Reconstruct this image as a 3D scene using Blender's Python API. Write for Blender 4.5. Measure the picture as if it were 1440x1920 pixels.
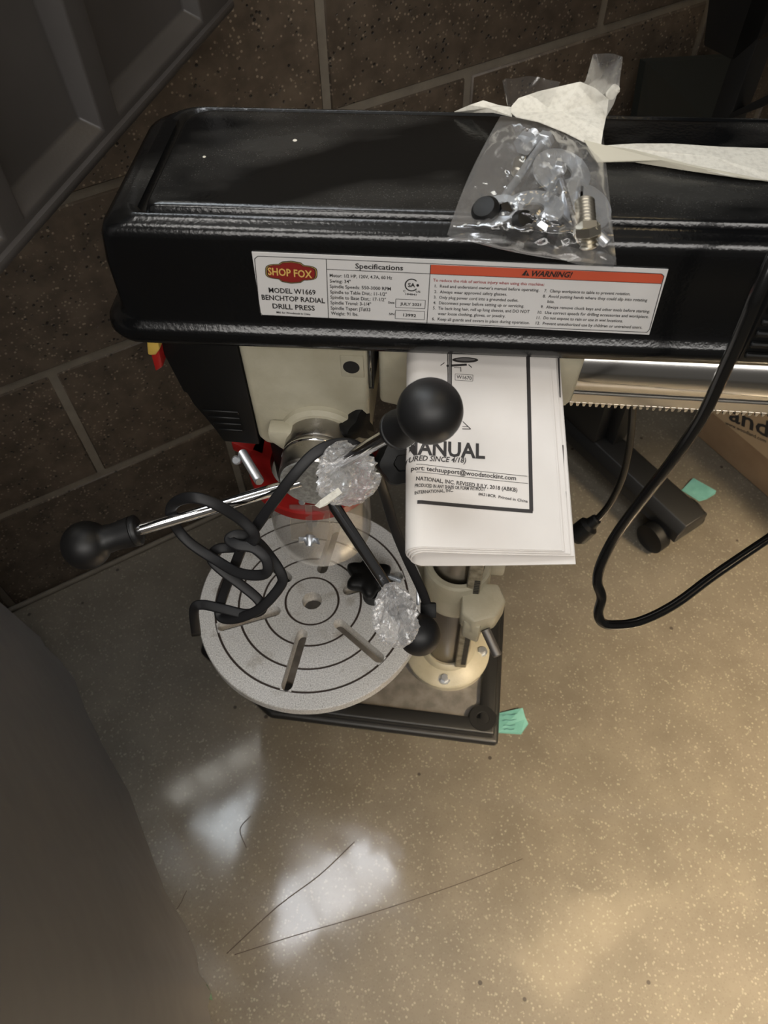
import bpy, bmesh, math, random
import numpy as np
from mathutils import Vector, Matrix
from mathutils import noise as mn
random.seed(7)
for o in list(bpy.data.objects): bpy.data.objects.remove(o)
S = bpy.context.scene; COL = S.collection
# ------------------------------------------------------------------ camera (solved from the vanishing points of the block wall)
F = 1430.0; CH = 1.075
_V = np.array([25., 1000., F]); _D = _V/np.linalg.norm(_V)
_Y = np.array([0, 0, 1.])-_D*_D[2]; _Y /= np.linalg.norm(_Y)
_X = np.cross(_D, _Y)
if _X[0] < 0: _X = -_X
R = np.array([_X, _Y, -_D]); CC = np.array([0, 0, CH])
cd = bpy.data.cameras.new('camera'); cam = bpy.data.objects.new('camera', cd); COL.objects.link(cam); S.camera = cam
cd.sensor_fit = 'VERTICAL'; cd.sensor_height = 36; cd.lens = 36*F/1920; cd.clip_start = .02
M = Matrix.Identity(4)
for i in range(3):
    M[i][0] = R[i, 0]; M[i][1] = -R[i, 1]; M[i][2] = -R[i, 2]; M[i][3] = CC[i]
cam.matrix_world = M
cd.dof.use_dof = True; cd.dof.focus_distance = .62; cd.dof.aperture_fstop = 13
# ------------------------------------------------------------------ world, lights, exposure
S.view_settings.view_transform = 'Standard'; S.view_settings.look = 'None'
S.view_settings.exposure = 0.0; S.view_settings.gamma = 1; S.view_settings.use_curve_mapping = False
W = bpy.data.worlds.new('world'); S.world = W; W.use_nodes = True
W.node_tree.nodes['Background'].inputs[0].default_value = (1.0, .93, .84, 1)
W.node_tree.nodes['Background'].inputs[1].default_value = .10
def alight(name, loc, target, sx, sy, power, col, spread=180):
    l = bpy.data.lights.new(name, 'AREA'); l.shape = 'RECTANGLE'; l.size = sx; l.size_y = sy; l.energy = power; l.color = col
    l.spread = math.radians(spread)
    o = bpy.data.objects.new(name, l); COL.objects.link(o); o.location = loc
    o.rotation_euler = (Vector(target)-Vector(loc)).to_track_quat('-Z', 'Y').to_euler(); return o
alight('room_light', (.1, -1.35, 2.1), (0, .4, .6), 2.4, .6, 34, (1, .96, .91))
alight('side_light', (-.7, -.4, 2.55), (-.1, .4, .3), .7, .3, 7, (1, .97, .92))
alight('warm_light', (1.75, -.75, 2.3), (.47, .16, 0), 1.3, .15, 8, (1, .78, .50), 22)
# ------------------------------------------------------------------ frames: pixel -> world, machine -> world
def V3(a): return Vector((float(a[0]), float(a[1]), float(a[2])))
def ray(x, y): return R @ np.array([x-720, y-960, F])
def atz(x, y, z):
    r = ray(x, y); return CC+r*(z-CH)/r[2]
def dep(x, y, d): return CC+ray(x, y)/F*d
def onp(x, y, p0, n):
    r = ray(x, y); return CC+r*np.dot(p0-CC, n)/np.dot(r, n)
O = np.array([.0869, .4606, 0.])
def frame(a):
    a = math.radians(a); return np.array([math.cos(a), -math.sin(a), 0]), np.array([math.sin(a), math.cos(a), 0])
XM, YM = frame(6.5); XB, YB = frame(8.7); ZZ = np.array([0, 0, 1.])
def mf(x, y, z): return O+XM*x+YM*y+ZZ*z
def bf(x, y, z): return O+XB*x+YB*y+ZZ*z
def onY(x, y, ym): return onp(x, y, O+YM*ym, YM)
# ------------------------------------------------------------------ materials
def mat(name, col, rough=.5, metal=0, n=None, bump=None, spec=.5, coat=0, extra=None):
    m = bpy.data.materials.new(name); m.use_nodes = True; nt = m.node_tree; b = nt.nodes['Principled BSDF']
    b.inputs['Base Color'].default_value = (*col, 1); b.inputs['Roughness'].default_value = rough
    b.inputs['Metallic'].default_value = metal; b.inputs['Specular IOR Level'].default_value = spec
    b.inputs['Coat Weight'].default_value = coat; b.inputs['Coat Roughness'].default_value = .05
    tc = nt.nodes.new('ShaderNodeTexCoord')
    def noise(scale, detail=4, stretch=None):
        t = nt.nodes.new('ShaderNodeTexNoise'); t.inputs['Scale'].default_value = scale; t.inputs['Detail'].default_value = detail
        if stretch:
            mp = nt.nodes.new('ShaderNodeMapping'); mp.inputs['Scale'].default_value = stretch
            nt.links.new(tc.outputs['Object'], mp.inputs[0]); nt.links.new(mp.outputs[0], t.inputs[0])
        else: nt.links.new(tc.outputs['Object'], t.inputs[0])
        return t.outputs['Fac']
    def ramp(s, a, b_, ca, cb):
        r = nt.nodes.new('ShaderNodeValToRGB'); e = r.color_ramp.elements
        e[0].position = a; e[0].color = (*ca, 1); e[1].position = b_; e[1].color = (*cb, 1); nt.links.new(s, r.inputs[0]); return r.outputs[0]
    def mix(f, a, c, mode='MIX'):
        x = nt.nodes.new('ShaderNodeMix'); x.data_type = 'RGBA'; x.blend_type = mode
        for sock, v in ((x.inputs[0], f), (x.inputs[6], a), (x.inputs[7], c)):
            if isinstance(v, (int, float)): sock.default_value = v
            elif isinstance(v, tuple): sock.default_value = (*v, 1)
            else: nt.links.new(v, sock)
        return x.outputs[2]
    def vor(scale, feat='F1', out='Distance'):
        t = nt.nodes.new('ShaderNodeTexVoronoi'); t.inputs['Scale'].default_value = scale; t.feature = feat
        nt.links.new(tc.outputs['Object'], t.inputs[0]); return t.outputs[out]
    m['_h'] = 0
    H = dict(nt=nt, b=b, tc=tc, noise=noise, ramp=ramp, mix=mix, vor=vor)
    if n:   # (scale, low colour, high colour, lo, hi)
        nt.links.new(ramp(noise(n[0]), n[3], n[4], n[1], n[2]), b.inputs['Base Color'])
    if bump:
        bp = nt.nodes.new('ShaderNodeBump'); bp.inputs['Strength'].default_value = bump[1]; bp.inputs['Distance'].default_value = bump[2]
        nt.links.new(noise(bump[0], 3), bp.inputs['Height']); nt.links.new(bp.outputs[0], b.inputs['Normal'])
    if extra: extra(H)
    return m
def x_enamel(H):
    nt, b = H['nt'], H['b']
    dust = H['ramp'](H['noise'](900, 2), .63, .70, (0, 0, 0), (1, 1, 1))
    big = H['ramp'](H['noise'](9, 6, (1, 2.2, 1)), .44, .66, (0, 0, 0), (1, 1, 1))
    geo = nt.nodes.new('ShaderNodeNewGeometry'); sp = nt.nodes.new('ShaderNodeSeparateXYZ'); nt.links.new(geo.outputs['Normal'], sp.inputs[0])
    up = H['ramp'](sp.outputs[2], .8, .95, (0, 0, 0), (1, 1, 1))
    f = H['mix'](1.0, H['mix'](1.0, H['mix'](.35, dust, (1, 1, 1)), big, 'MULTIPLY'), up, 'MULTIPLY')
    c = H['mix'](f, (.0035, .0037, .004), (.085, .082, .075)); nt.links.new(c, b.inputs['Base Color'])
    sv = H['vor'](55); chip = H['ramp'](sv, .035, .05, (1, 1, 1), (0, 0, 0))
    r = H['ramp'](f, 0, 1, (.17, .17, .17), (.5, .5, .5)); nt.links.new(r, b.inputs['Roughness'])
M_enamel = mat('black_enamel', (.004, .004, .005), .2, bump=(420, .22, .0006), extra=x_enamel)
M_cream = mat('cream_enamel', (.42, .39, .29), .38, bump=(260, .35, .0010), n=(30, (.37, .34, .25), (.46, .43, .33), .35, .7))
M_black = mat('black_plastic', (.003, .003, .003), .5, spec=.35, bump=(300, .1, .0004))
M_ball = mat('matte_black_plastic', (.008, .008, .0085), .48, bump=(500, .06, .0003))
M_rubber = mat('rubber_cord', (.010, .010, .011), .5, spec=.35)
M_gloss = mat('gloss_cord', (.005, .005, .005), .2)
M_cast = mat('black_cast_iron', (.010, .010, .010), .42, bump=(200, .2, .0008))
M_chrome = mat('chrome', (.75, .75, .76), .1, 1)
M_darkchrome = mat('dark_polished_steel', (.28, .29, .31), .13, 1)
def x_steel(H):
    r = H['ramp'](H['noise'](60, 5), .3, .7, (.22, .22, .22), (.42, .42, .42)); H['nt'].links.new(r, H['b'].inputs['Roughness'])
M_steel = mat('turned_steel', (.42, .40, .37), .3, 1, extra=x_steel, bump=(700, .15, .0003))
M_column = mat('ground_steel', (.30, .28, .26), .28, 1, bump=(500, .1, .0003))
M_castgrey = mat('grey_casting', (.30, .30, .28), .5, .3, bump=(500, .5, .0006), n=(300, (.22, .22, .205), (.36, .36, .34), .35, .65))
M_shaft = mat('dull_shaft_steel', (.16, .155, .15), .5, .7)
M_rackm = mat('oiled_rack_steel', (.27, .24, .18), .42, .4, n=(120, (.15, .13, .09), (.33, .30, .23), .35, .65))
M_rail = mat('rail_steel', (.55, .54, .52), .17, 1, bump=(30, .1, .0004))
M_zinc = mat('zinc', (.66, .69, .73), .36, .85)
def x_table(H):
    nt, b = H['nt'], H['b']
    a = H['ramp'](H['noise'](700, 5), .35, .65, (.58, .565, .54), (.95, .935, .90))
    s = H['ramp'](H['noise'](34, 6), .57, .70, (1, 1, 1), (.70, .67, .62))
    v = H['ramp'](H['vor'](160), .08, .16, (.45, .42, .38), (1, 1, 1))
    nt.links.new(H['mix'](1.0, H['mix'](1.0, a, s, 'MULTIPLY'), H['mix'](.5, (1, 1, 1), v), 'MULTIPLY'), b.inputs['Base Color'])
M_table = mat('machined_iron', (.5, .49, .47), .45, .25, extra=x_table, bump=(600, .25, .0004))
M_groove = mat('groove_grime', (.035, .022, .015), .6)
M_plate = mat('base_plate_iron', (.28, .26, .24), .4, .5, n=(60, (.2, .185, .17), (.3, .28, .26), .35, .65))
M_red = mat('red_plastic', (.30, .012, .010), .35)
M_yellow = mat('yellow_plastic', (.62, .42, .09), .4)
M_paper = mat('paper', (.74, .70, .66), .7, n=(14, (.70, .66, .62), (.78, .74, .70), .3, .7))
M_sticker = mat('sticker_white', (.62, .61, .60), .3)
M_ink = mat('black_ink', (.012, .011, .011), .5)
M_inkp = mat('printed_ink', (.03, .026, .025), .6)
M_redink = mat('red_ink', (.30, .03, .03), .5)
M_orange = mat('warning_orange', (.52, .085, .04), .35)
M_badge = mat('badge_red', (.22, .018, .015), .35)
M_gold = mat('badge_gold', (.62, .42, .12), .4)
M_tape = mat('tape_paper', (.66, .63, .54), .75, n=(330, (.57, .54, .47), (.68, .65, .57), .30, .55), bump=(240, .6, .001))
M_tape2 = mat('tape_back', (.50, .47, .38), .5, bump=(60, .2, .001))
M_teal = mat('teal_paper', (.17, .42, .37), .7, n=(60, (.09, .26, .23), (.13, .32, .29), .3, .7))
M_card = mat('cardboard', (.33, .215, .12), .75, n=(25, (.30, .19, .105), (.37, .245, .14), .3, .7))
M_cardl = mat('box_label_paper', (.44, .31, .18), .7)
M_grey = mat('grey_moulded_plastic', (.06, .055, .053), .42, bump=(500, .15, .0005), n=(12, (.050, .046, .044), (.064, .059, .057), .3, .7))
def x_drape(H):
    H['b'].inputs['Sheen Weight'].default_value = .1
M_drape = mat('grey_vinyl_cloth', (.17, .157, .152), .40, bump=(7, .5, .010), extra=x_drape)
M_desk = mat('black_powder_coat', (.008, .008, .008), .45)
M_darkboard = mat('dark_board', (.008, .010, .008), .6)
def x_block(H):
    nt, b = H['nt'], H['b']
    oi = nt.nodes.new('ShaderNodeObjectInfo')
    base = H['ramp'](H['noise'](38, 6), .3, .7, (.040, .029, .020), (.088, .067, .048))
    sp = H['ramp'](H['vor'](190), .20, .32, (1, 1, 1), (0, 0, 0))
    pick = H['ramp'](H['noise'](90, 1), .46, .58, (0, 0, 0), (1, 1, 1))
    f = H['mix'](1.0, sp, pick, 'MULTIPLY')
    c = H['mix'](f, base, (.21, .17, .125))
    hv = nt.nodes.new('ShaderNodeTexVoronoi'); hv.inputs['Scale'].default_value = 130
    mp = nt.nodes.new('ShaderNodeMapping'); mp.inputs['Location'].default_value = (3.3, 1.7, .4)
    nt.links.new(H['tc'].outputs['Object'], mp.inputs[0]); nt.links.new(mp.outputs[0], hv.inputs[0])
    hs = H['ramp'](hv.outputs['Distance'], .17, .24, (1, 1, 1), (0, 0, 0)); pk2 = H['ramp'](H['noise'](50, 1), .48, .58, (0, 0, 0), (1, 1, 1))
    hole = H['mix'](1.0, hs, pk2, 'MULTIPLY'); c = H['mix'](hole, c, (.010, .007, .005))
    mul = nt.nodes.new('ShaderNodeMath'); mul.operation = 'MULTIPLY_ADD'; mul.inputs[1].default_value = .3; mul.inputs[2].default_value = .85
    nt.links.new(oi.outputs['Random'], mul.inputs[0])
    hsv = nt.nodes.new('ShaderNodeHueSaturation'); nt.links.new(mul.outputs[0], hsv.inputs['Value']); nt.links.new(c, hsv.inputs['Color'])
    nt.links.new(hsv.outputs[0], b.inputs['Base Color'])
    bp = nt.nodes.new('ShaderNodeBump'); bp.inputs['Strength'].default_value = .7; bp.inputs['Distance'].default_value = .002; bp.invert = True
    nt.links.new(hole, bp.inputs['Height']); nt.links.new(bp.outputs[0], b.inputs['Normal'])
M_block = mat('ground_face_block', (.09, .07, .05), .55, extra=x_block)
M_mortar = mat('mortar', (.14, .12, .095), .85, bump=(200, .5, .001), n=(40, (.125, .108, .086), (.165, .145, .115), .3, .7))
def x_floor(H):
    nt, b = H['nt'], H['b']
    base = H['ramp'](H['noise'](16, 6), .3, .7, (.098, .084, .063), (.135, .117, .090))
    v1 = H['ramp'](H['vor'](230), .24, .40, (1, 1, 1), (0, 0, 0)); p1 = H['ramp'](H['noise'](120, 1), .44, .60, (0, 0, 0), (1, 1, 1))
    c = H['mix'](H['mix'](1.0, v1, p1, 'MULTIPLY'), base, (.20, .178, .142))
    v2 = nt.nodes.new('ShaderNodeTexVoronoi'); v2.inputs['Scale'].default_value = 260; nt.links.new(H['tc'].outputs['Object'], v2.inputs[0])
    s2 = H['ramp'](v2.outputs['Distance'], .2, .4, (1, 1, 1), (0, 0, 0)); c = H['mix'](H['mix'](.75, s2, (0, 0, 0)), c, (.075, .062, .046))
    v3 = nt.nodes.new('ShaderNodeTexVoronoi'); v3.inputs['Scale'].default_value = 19; nt.links.new(H['tc'].outputs['Object'], v3.inputs[0])
    s3 = H['ramp'](v3.outputs['Distance'], .045, .06, (1, 1, 1), (0, 0, 0)); c = H['mix'](s3, c, (.03, .022, .016))
    nt.links.new(c, b.inputs['Base Color'])
    b.inputs['Coat Weight'].default_value = .9; b.inputs['Coat IOR'].default_value = 1.5
    cr = H['ramp'](H['noise'](11, 5), .3, .75, (.05, .05, .05), (.16, .16, .16)); nt.links.new(cr, b.inputs['Coat Roughness'])
    bp = nt.nodes.new('ShaderNodeBump'); bp.inputs['Strength'].default_value = .12; bp.inputs['Distance'].default_value = .002
    nt.links.new(H['noise'](14, 2), bp.inputs['Height']); nt.links.new(bp.outputs[0], b.inputs['Coat Normal'])
M_floor = mat('terrazzo_floor', (.2, .17, .13), .55, extra=x_floor)
M_ceil = mat('ceiling_paint', (.55, .53, .5), .9)
def emis(name, col, s):
    m = bpy.data.materials.new(name); m.use_nodes = True; nt = m.node_tree; nt.nodes.clear()
    e = nt.nodes.new('ShaderNodeEmission'); e.inputs[0].default_value = (*col, 1); e.inputs[1].default_value = s
    o = nt.nodes.new('ShaderNodeOutputMaterial'); nt.links.new(e.outputs[0], o.inputs[0]); return m
M_day = emis('daylight_pane', (.88, .95, 1.0), 11.0)
M_dayl = emis('daylight_lower_pane', (.95, .93, .85), 4.5)
M_tube = emis('ceiling_diffuser', (.92, .95, 1.0), 14.0)
M_warmtube = emis('warm_diffuser', (1, .76, .42), 5.0)
def film(name, lo, hi, scale, tint=(1, 1, 1), strength=1.0, dist=.004, white=.35, rough=.13):
    m = bpy.data.materials.new(name); m.use_nodes = True; nt = m.node_tree; nt.nodes.clear(); L = nt.links
    out = nt.nodes.new('ShaderNodeOutputMaterial'); tr = nt.nodes.new('ShaderNodeBsdfTransparent'); tr.inputs[0].default_value = (*tint, 1)
    gl = nt.nodes.new('ShaderNodeBsdfGlossy'); gl.inputs['Roughness'].default_value = rough; gl.inputs[0].default_value = (1, 1, 1, 1)
    df = nt.nodes.new('ShaderNodeBsdfDiffuse'); df.inputs[0].default_value = (.8, .79, .78, 1)
    tc = nt.nodes.new('ShaderNodeTexCoord'); no = nt.nodes.new('ShaderNodeTexNoise'); no.inputs['Scale'].default_value = scale
    no.inputs['Detail'].default_value = 3; no.noise_type = 'RIDGED_MULTIFRACTAL' if hasattr(no, 'noise_type') else 'FBM'; no.inputs['Distortion'].default_value = 1.0
    L.new(tc.outputs['Object'], no.inputs[0])
    bp = nt.nodes.new('ShaderNodeBump'); bp.inputs['Strength'].default_value = strength; bp.inputs['Distance'].default_value = dist
    L.new(no.outputs['Fac'], bp.inputs['Height']); L.new(bp.outputs[0], gl.inputs['Normal'])
    lw = nt.nodes.new('ShaderNodeLayerWeight'); lw.inputs[0].default_value = .5; L.new(bp.outputs[0], lw.inputs['Normal'])
    mr = nt.nodes.new('ShaderNodeMapRange'); mr.inputs[3].default_value = lo; mr.inputs[4].default_value = hi; L.new(lw.outputs['Facing'], mr.inputs[0])
    m1 = nt.nodes.new('ShaderNodeMixShader'); m1.inputs[0].default_value = white; L.new(gl.outputs[0], m1.inputs[1]); L.new(df.outputs[0], m1.inputs[2])
    m2 = nt.nodes.new('ShaderNodeMixShader'); L.new(mr.outputs[0], m2.inputs[0]); L.new(tr.outputs[0], m2.inputs[1]); L.new(m1.outputs[0], m2.inputs[2])
    L.new(m2.outputs[0], out.inputs[0]); return m
M_bag = film('clear_bag_film', .07, .60, 26, strength=.40, dist=.003, white=.20)
M_wrap = film('crumpled_film', .24, .70, 34, strength=.7, dist=.004, white=.62, rough=.25)
M_guard = film('clear_guard', .05, .55, 3, tint=(.96, .95, .93), strength=0, white=.15)
# ------------------------------------------------------------------ mesh helpers
def link(name, me, m, parent=None, smooth=False):
    me.materials.append(m)
    if smooth:
        for p in me.polygons: p.use_smooth = True
    o = bpy.data.objects.new(name, me); COL.objects.link(o)
    if parent is not None: setpar(o, parent)
    return o
def wloc(o):
    M_ = Matrix.Identity(4)
    while o is not None:
        M_ = (o.matrix_parent_inverse @ o.matrix_basis if o.parent else o.matrix_basis.copy()) @ M_; o = o.parent
    return M_
def setpar(o, p):
    o.parent = p; o.matrix_parent_inverse = wloc(p).inverted()
def mesh(name, vs, fs, m, parent=None, smooth=False, fix=True, auto=None):
    me = bpy.data.meshes.new(name); me.from_pydata([tuple(map(float, v)) for v in vs], [], fs); me.update()
    if fix:
        b = bmesh.new(); b.from_mesh(me); bmesh.ops.recalc_face_normals(b, faces=b.faces); b.to_mesh(me); b.free()
    o = link(name, me, m, parent, smooth)
    if auto: sharp(o, auto)
    return o
def sharp(o, deg=35):
    me = o.data; b = bmesh.new(); b.from_mesh(me)
    for f in b.faces: f.smooth = True
    for e in b.edges:
        if len(e.link_faces) == 2 and e.calc_face_angle(0) > math.radians(deg): e.smooth = False
    b.to_mesh(me); b.free(); return o
def tag(o, label=None, cat=None, group=None, kind=None):
    for k, v in (('label', label), ('category', cat), ('group', group), ('kind', kind)):
        if v: o[k] = v
    return o
def empty(name, loc, label, cat, group=None):
    o = bpy.data.objects.new(name, None); COL.objects.link(o); o.location = V3(loc); o.empty_display_size = .02
    return tag(o, label, cat, group)
def bevel(o, w, seg=2, ang=30):
    b = bmesh.new(); b.from_mesh(o.data)
    es = [e for e in b.edges if len(e.link_faces) == 2 and e.calc_face_angle(0) > math.radians(ang)]
    bmesh.ops.bevel(b, geom=es, offset=w, segments=seg, affect='EDGES', profile=.5, clamp_overlap=True)
    b.to_mesh(o.data); b.free(); return sharp(o, 40)
def box(name, f, x0, x1, y0, y1, z0, z1, m, parent=None, bv=0, seg=2):
    vs = [f(x, y, z) for x in (x0, x1) for y in (y0, y1) for z in (z0, z1)]
    fs = [(0, 1, 3, 2), (4, 6, 7, 5), (0, 4, 5, 1), (2, 3, 7, 6), (0, 2, 6, 4), (1, 5, 7, 3)]
    o = mesh(name, vs, fs, m, parent)
    if bv: bevel(o, bv, seg)
    return o
def prism(name, pts, ext, m, parent=None, bv=0, seg=2):   # pts: list of 3-D points (planar), ext: vector
    n = len(pts); e = np.array(ext, float); vs = [np.array(p, float) for p in pts]; vs += [p+e for p in vs]
    fs = [tuple(range(n)), tuple(range(2*n-1, n-1, -1))]+[(i, (i+1) % n, n+(i+1) % n, n+i) for i in range(n)]
    o = mesh(name, vs, fs, m, parent)
    if bv: bevel(o, bv, seg)
    return o
def basis(ax):
    a = np.array(ax, float); a /= np.linalg.norm(a); t = np.array([0, 0, 1.]) if abs(a[2]) < .9 else np.array([1., 0, 0])
    u = np.cross(a, t); u /= np.linalg.norm(u); return u, np.cross(a, u), a
def lathe(name, prof, org, ax, m, parent=None, seg=40, auto=35, rfun=None, closed=False):
    u, v, a = basis(ax); org = np.array(org, float); vs = []; fs = []; n = len(prof)
    for (r, h) in prof:
        for i in range(seg):
            t = 2*math.pi*i/seg; rr = r*(rfun(t, h) if rfun else 1)
            vs.append(org+a*h+(u*math.cos(t)+v*math.sin(t))*rr)
    for j in range(n-1 if not closed else n):
        for i in range(seg):
            j2 = (j+1) % n
            fs.append((j*seg+i, j*seg+(i+1) % seg, j2*seg+(i+1) % seg, j2*seg+i))
    if not closed:
        if prof[0][0] > 1e-5: fs.append(tuple(range(seg-1, -1, -1)))
        if prof[-1][0] > 1e-5: fs.append(tuple(range((n-1)*seg, n*seg)))
    me = bpy.data.meshes.new(name); me.from_pydata([tuple(map(float, x)) for x in vs], [], fs)
    b = bmesh.new(); b.from_mesh(me); bmesh.ops.remove_doubles(b, verts=b.verts, dist=1e-6); bmesh.ops.recalc_face_normals(b, faces=b.faces); b.to_mesh(me); b.free()
    o = link(name, me, m, parent); sharp(o, auto); return o
def smooth_path(P, n=8, it=0):
    P = [np.array(p, float) for p in P]; out = []
    Q = [2*P[0]-P[1]]+P+[2*P[-1]-P[-2]]
    for i in range(1, len(Q)-2):
        for k in range(n):
            t = k/n; a, b, c, d = Q[i-1:i+3]
            out.append(.5*((2*b)+(-a+c)*t+(2*a-5*b+4*c-d)*t*t+(-a+3*b-3*c+d)*t**3))
    out.append(P[-1]); return out
def tube(name, P, r, m, parent=None, seg=10, n=8, flat=1.0, side=None, sm=True, rf=None):
    Q = smooth_path(P, n) if n > 1 else [np.array(p, float) for p in P]
    vs = []; fs = []; N = len(Q); up = None
    for i, q in enumerate(Q):
        t = Q[min(i+1, N-1)]-Q[max(i-1, 0)]; t = t/max(np.linalg.norm(t), 1e-9)
        if side is not None:
            s = side(q) if callable(side) else np.array(side, float)
            w = s-t*np.dot(s, t)
            if np.linalg.norm(w) < .15 and up is not None: w = up-t*np.dot(up, t)
            elif up is not None: w = .5*w/np.linalg.norm(w)+.5*up; w = w-t*np.dot(w, t)
        else:
            if up is None: up = basis(t)[0]
            w = up-t*np.dot(up, t)
        w /= np.linalg.norm(w); up = w; v = np.cross(t, w); rr = r*(rf(i/(N-1)) if rf else 1)
        for k in range(seg):
            a = 2*math.pi*k/seg; ca, sa = math.cos(a), math.sin(a)
            if flat < 1:  # rounded-rectangle section
                e = .6; ca = math.copysign(abs(ca)**e, ca); sa = math.copysign(abs(sa)**e, sa)
            vs.append(q+v*ca*rr+w*sa*rr*flat)
    for i in range(N-1):
        for k in range(seg): fs.append((i*seg+k, i*seg+(k+1) % seg, (i+1)*seg+(k+1) % seg, (i+1)*seg+k))
    fs.append(tuple(range(seg-1, -1, -1))); fs.append(tuple(range((N-1)*seg, N*seg)))
    return mesh(name, vs, fs, m, parent, smooth=sm)
def join(name, obs, parent=None):
    b = bmesh.new(); m = obs[0].data.materials[0]
    for o in obs:
        t = o.data.copy(); t.transform(wloc(o)); b.from_mesh(t); bpy.data.meshes.remove(t)
    me = bpy.data.meshes.new(name); b.to_mesh(me); b.free()
    for o in obs: bpy.data.objects.remove(o)
    o = link(name, me, m, parent); return o
def boolean(o, cutters):
    for c in cutters:
        md = o.modifiers.new('cut', 'BOOLEAN'); md.operation = 'DIFFERENCE'; md.solver = 'EXACT'; md.object = c
    dg = bpy.context.evaluated_depsgraph_get(); dg.update()
    me = bpy.data.meshes.new_from_object(o.evaluated_get(dg)); o.modifiers.clear(); old = o.data; o.data = me
    for c in cutters: bpy.data.objects.remove(c)
    return sharp(o, 30)
# ---- flat print: letters filled as meshes and laid on a surface through a mapping (s,t) -> 3-D
def text_verts(s, bold=0, shear=0):
    c = bpy.data.curves.new('t', 'FONT'); c.body = s; c.size = 1; c.offset = bold; c.shear = shear; c.resolution_u = 2; c.fill_mode = 'BOTH'
    o = bpy.data.objects.new('t', c); me = bpy.data.meshes.new_from_object(o)
    vs = np.array([v.co[:2] for v in me.vertices]) if len(me.vertices) else np.zeros((0, 2))
    fs = [tuple(p.vertices) for p in me.polygons]
    bpy.data.objects.remove(o); bpy.data.curves.remove(c); bpy.data.meshes.remove(me); return vs, fs
class Print:
    def __init__(s, inv, fwd, lift=.00025): s.inv = inv; s.fwd = fwd; s.vs = []; s.fs = []; s.lift = lift
    def st(s, vs, fs):
        k = len(s.vs); s.vs += [s.fwd(v[0], v[1], s.lift) for v in vs]; s.fs += [tuple(i+k for i in f) for f in fs]
    def text(s, t, p0, p1, hpx, bold=0, shear=0):   # baseline from pixel p0 to p1, cap height hpx
        v, f = text_verts(t, bold, shear)
        if not len(v): return
        a = np.array(s.inv(*p0)); b = np.array(s.inv(*p1)); d = b-a; L = np.linalg.norm(d); d /= L; n = np.array([-d[1], d[0]])
        q = np.array(s.inv(p0[0], p0[1]-hpx)); h = abs(np.dot(q-a, n))
        x0, x1 = v[:, 0].min(), v[:, 0].max(); sx = L/(x1-x0); sy = h/.70
        s.st([a+d*(p[0]-x0)*sx+n*p[1]*sy for p in v], f)
    def line(s, p0, p1, wpx):
        a = np.array(s.inv(*p0)); b = np.array(s.inv(*p1)); d = b-a; L = np.linalg.norm(d); d /= L; n = np.array([-d[1], d[0]])
        w = abs(np.dot(np.array(s.inv(p0[0]+wpx*.7, p0[1]+wpx*.7))-a, n))/2 if False else wpx*s.k/2
        N = 48; vs = []
        for i in range(N+1): c = a+(b-a)*i/N; vs += [c-n*w, c+n*w]
        s.st(vs, [(2*i, 2*i+2, 2*i+3, 2*i+1) for i in range(N)])
    def poly(s, pts): s.st([s.inv(*p) for p in pts], [tuple(range(len(pts)))])
    k = .0004
    def build(s, name, m, parent): return mesh(name, s.vs, s.fs, m, parent, fix=False)
# =================================================================== SETTING
W0 = atz(11, 1146, 0); W1 = atz(480, 930, 0); UW = (W1-W0)/np.linalg.norm(W1-W0); NW = np.array([UW[1], -UW[0], 0])  # NW faces the room
def wf(u, d, z): return W0+UW*u+NW*d+ZZ*z
floor = mesh('floor', [(-3, -3, 0), (4, -3, 0), (4, 4, 0), (-3, 4, 0), (-3, -3, -.05), (4, -3, -.05), (4, 4, -.05), (-3, 4, -.05)],
             [(0, 1, 2, 3), (7, 6, 5, 4), (0, 4, 5, 1), (1, 5, 6, 2), (2, 6, 7, 3), (3, 7, 4, 0)], M_floor); tag(floor, kind='structure')
for pts, w in (([(425, 1788), (520, 1700), (600, 1640), (665, 1578)], 2.2), ([(440, 1790), (560, 1752), (720, 1705), (880, 1650), (980, 1610)], 1.6),
               ([(200, 1790), (320, 1715), (350, 1670)], 1.6), ([(470, 1530), (450, 1555), (462, 1590)], 2.0), ([(330, 1770), (356, 1745)], 1.8)):
    P = [atz(x, y, 0.0002) for x, y in pts]; P = smooth_path(P, 4); vs = []
    for i, p in enumerate(P):
        t = P[min(i+1, len(P)-1)]-P[max(i-1, 0)]; t /= np.linalg.norm(t); nn = np.array([-t[1], t[0], 0])*w*.0003
        vs += [p-nn, p+nn]
    mesh('scratch', vs, [(2*i, 2*i+1, 2*i+3, 2*i+2) for i in range(len(P)-1)], M_groove, floor)
BH = .2035; HT = 2.7; HU0, HU1, HZ0, HZ1 = -.06, .40, 1.03, 2.45
bw = []
for (a, b_, c, d) in ((-.6, 3.2, 0, HZ0), (-.6, HU0, HZ0, HT), (HU1, 3.2, HZ0, HT), (HU0, HU1, HZ1, HT)):
    bw.append(box('w', wf, a, b_, -.2, -.0022, c, d, M_mortar))
wall = join('wall_back', bw); tag(wall, kind='structure')
base_me = {}
for row in range(5):
    off = .418 if row in (0, 2, 4) else .627
    off = {0: .418, 1: .2265, 2: .4255+.406, 3: .633, 4: .4255}[row]
    k0 = int(math.floor((-.6-off)/.406))+1
    for k in range(k0, 9):
        u0 = off+k*.406+.005; u1 = u0+.396
        if u1 > 3.2: continue
        z0 = row*BH+(.0 if row == 0 else .005); z1 = (row+1)*BH-.005
        o = box('block', wf, u0, u1, -.02, random.uniform(-.0008, .0006), z0, z1, M_block, wall, bv=.0022, seg=1)
tr = tube('trim_1', [wf(-.6, .004, .003), wf(3.2, .004, .003)], .0045, M_mortar, n=1, seg=8); tag(tr, kind='structure')
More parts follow.
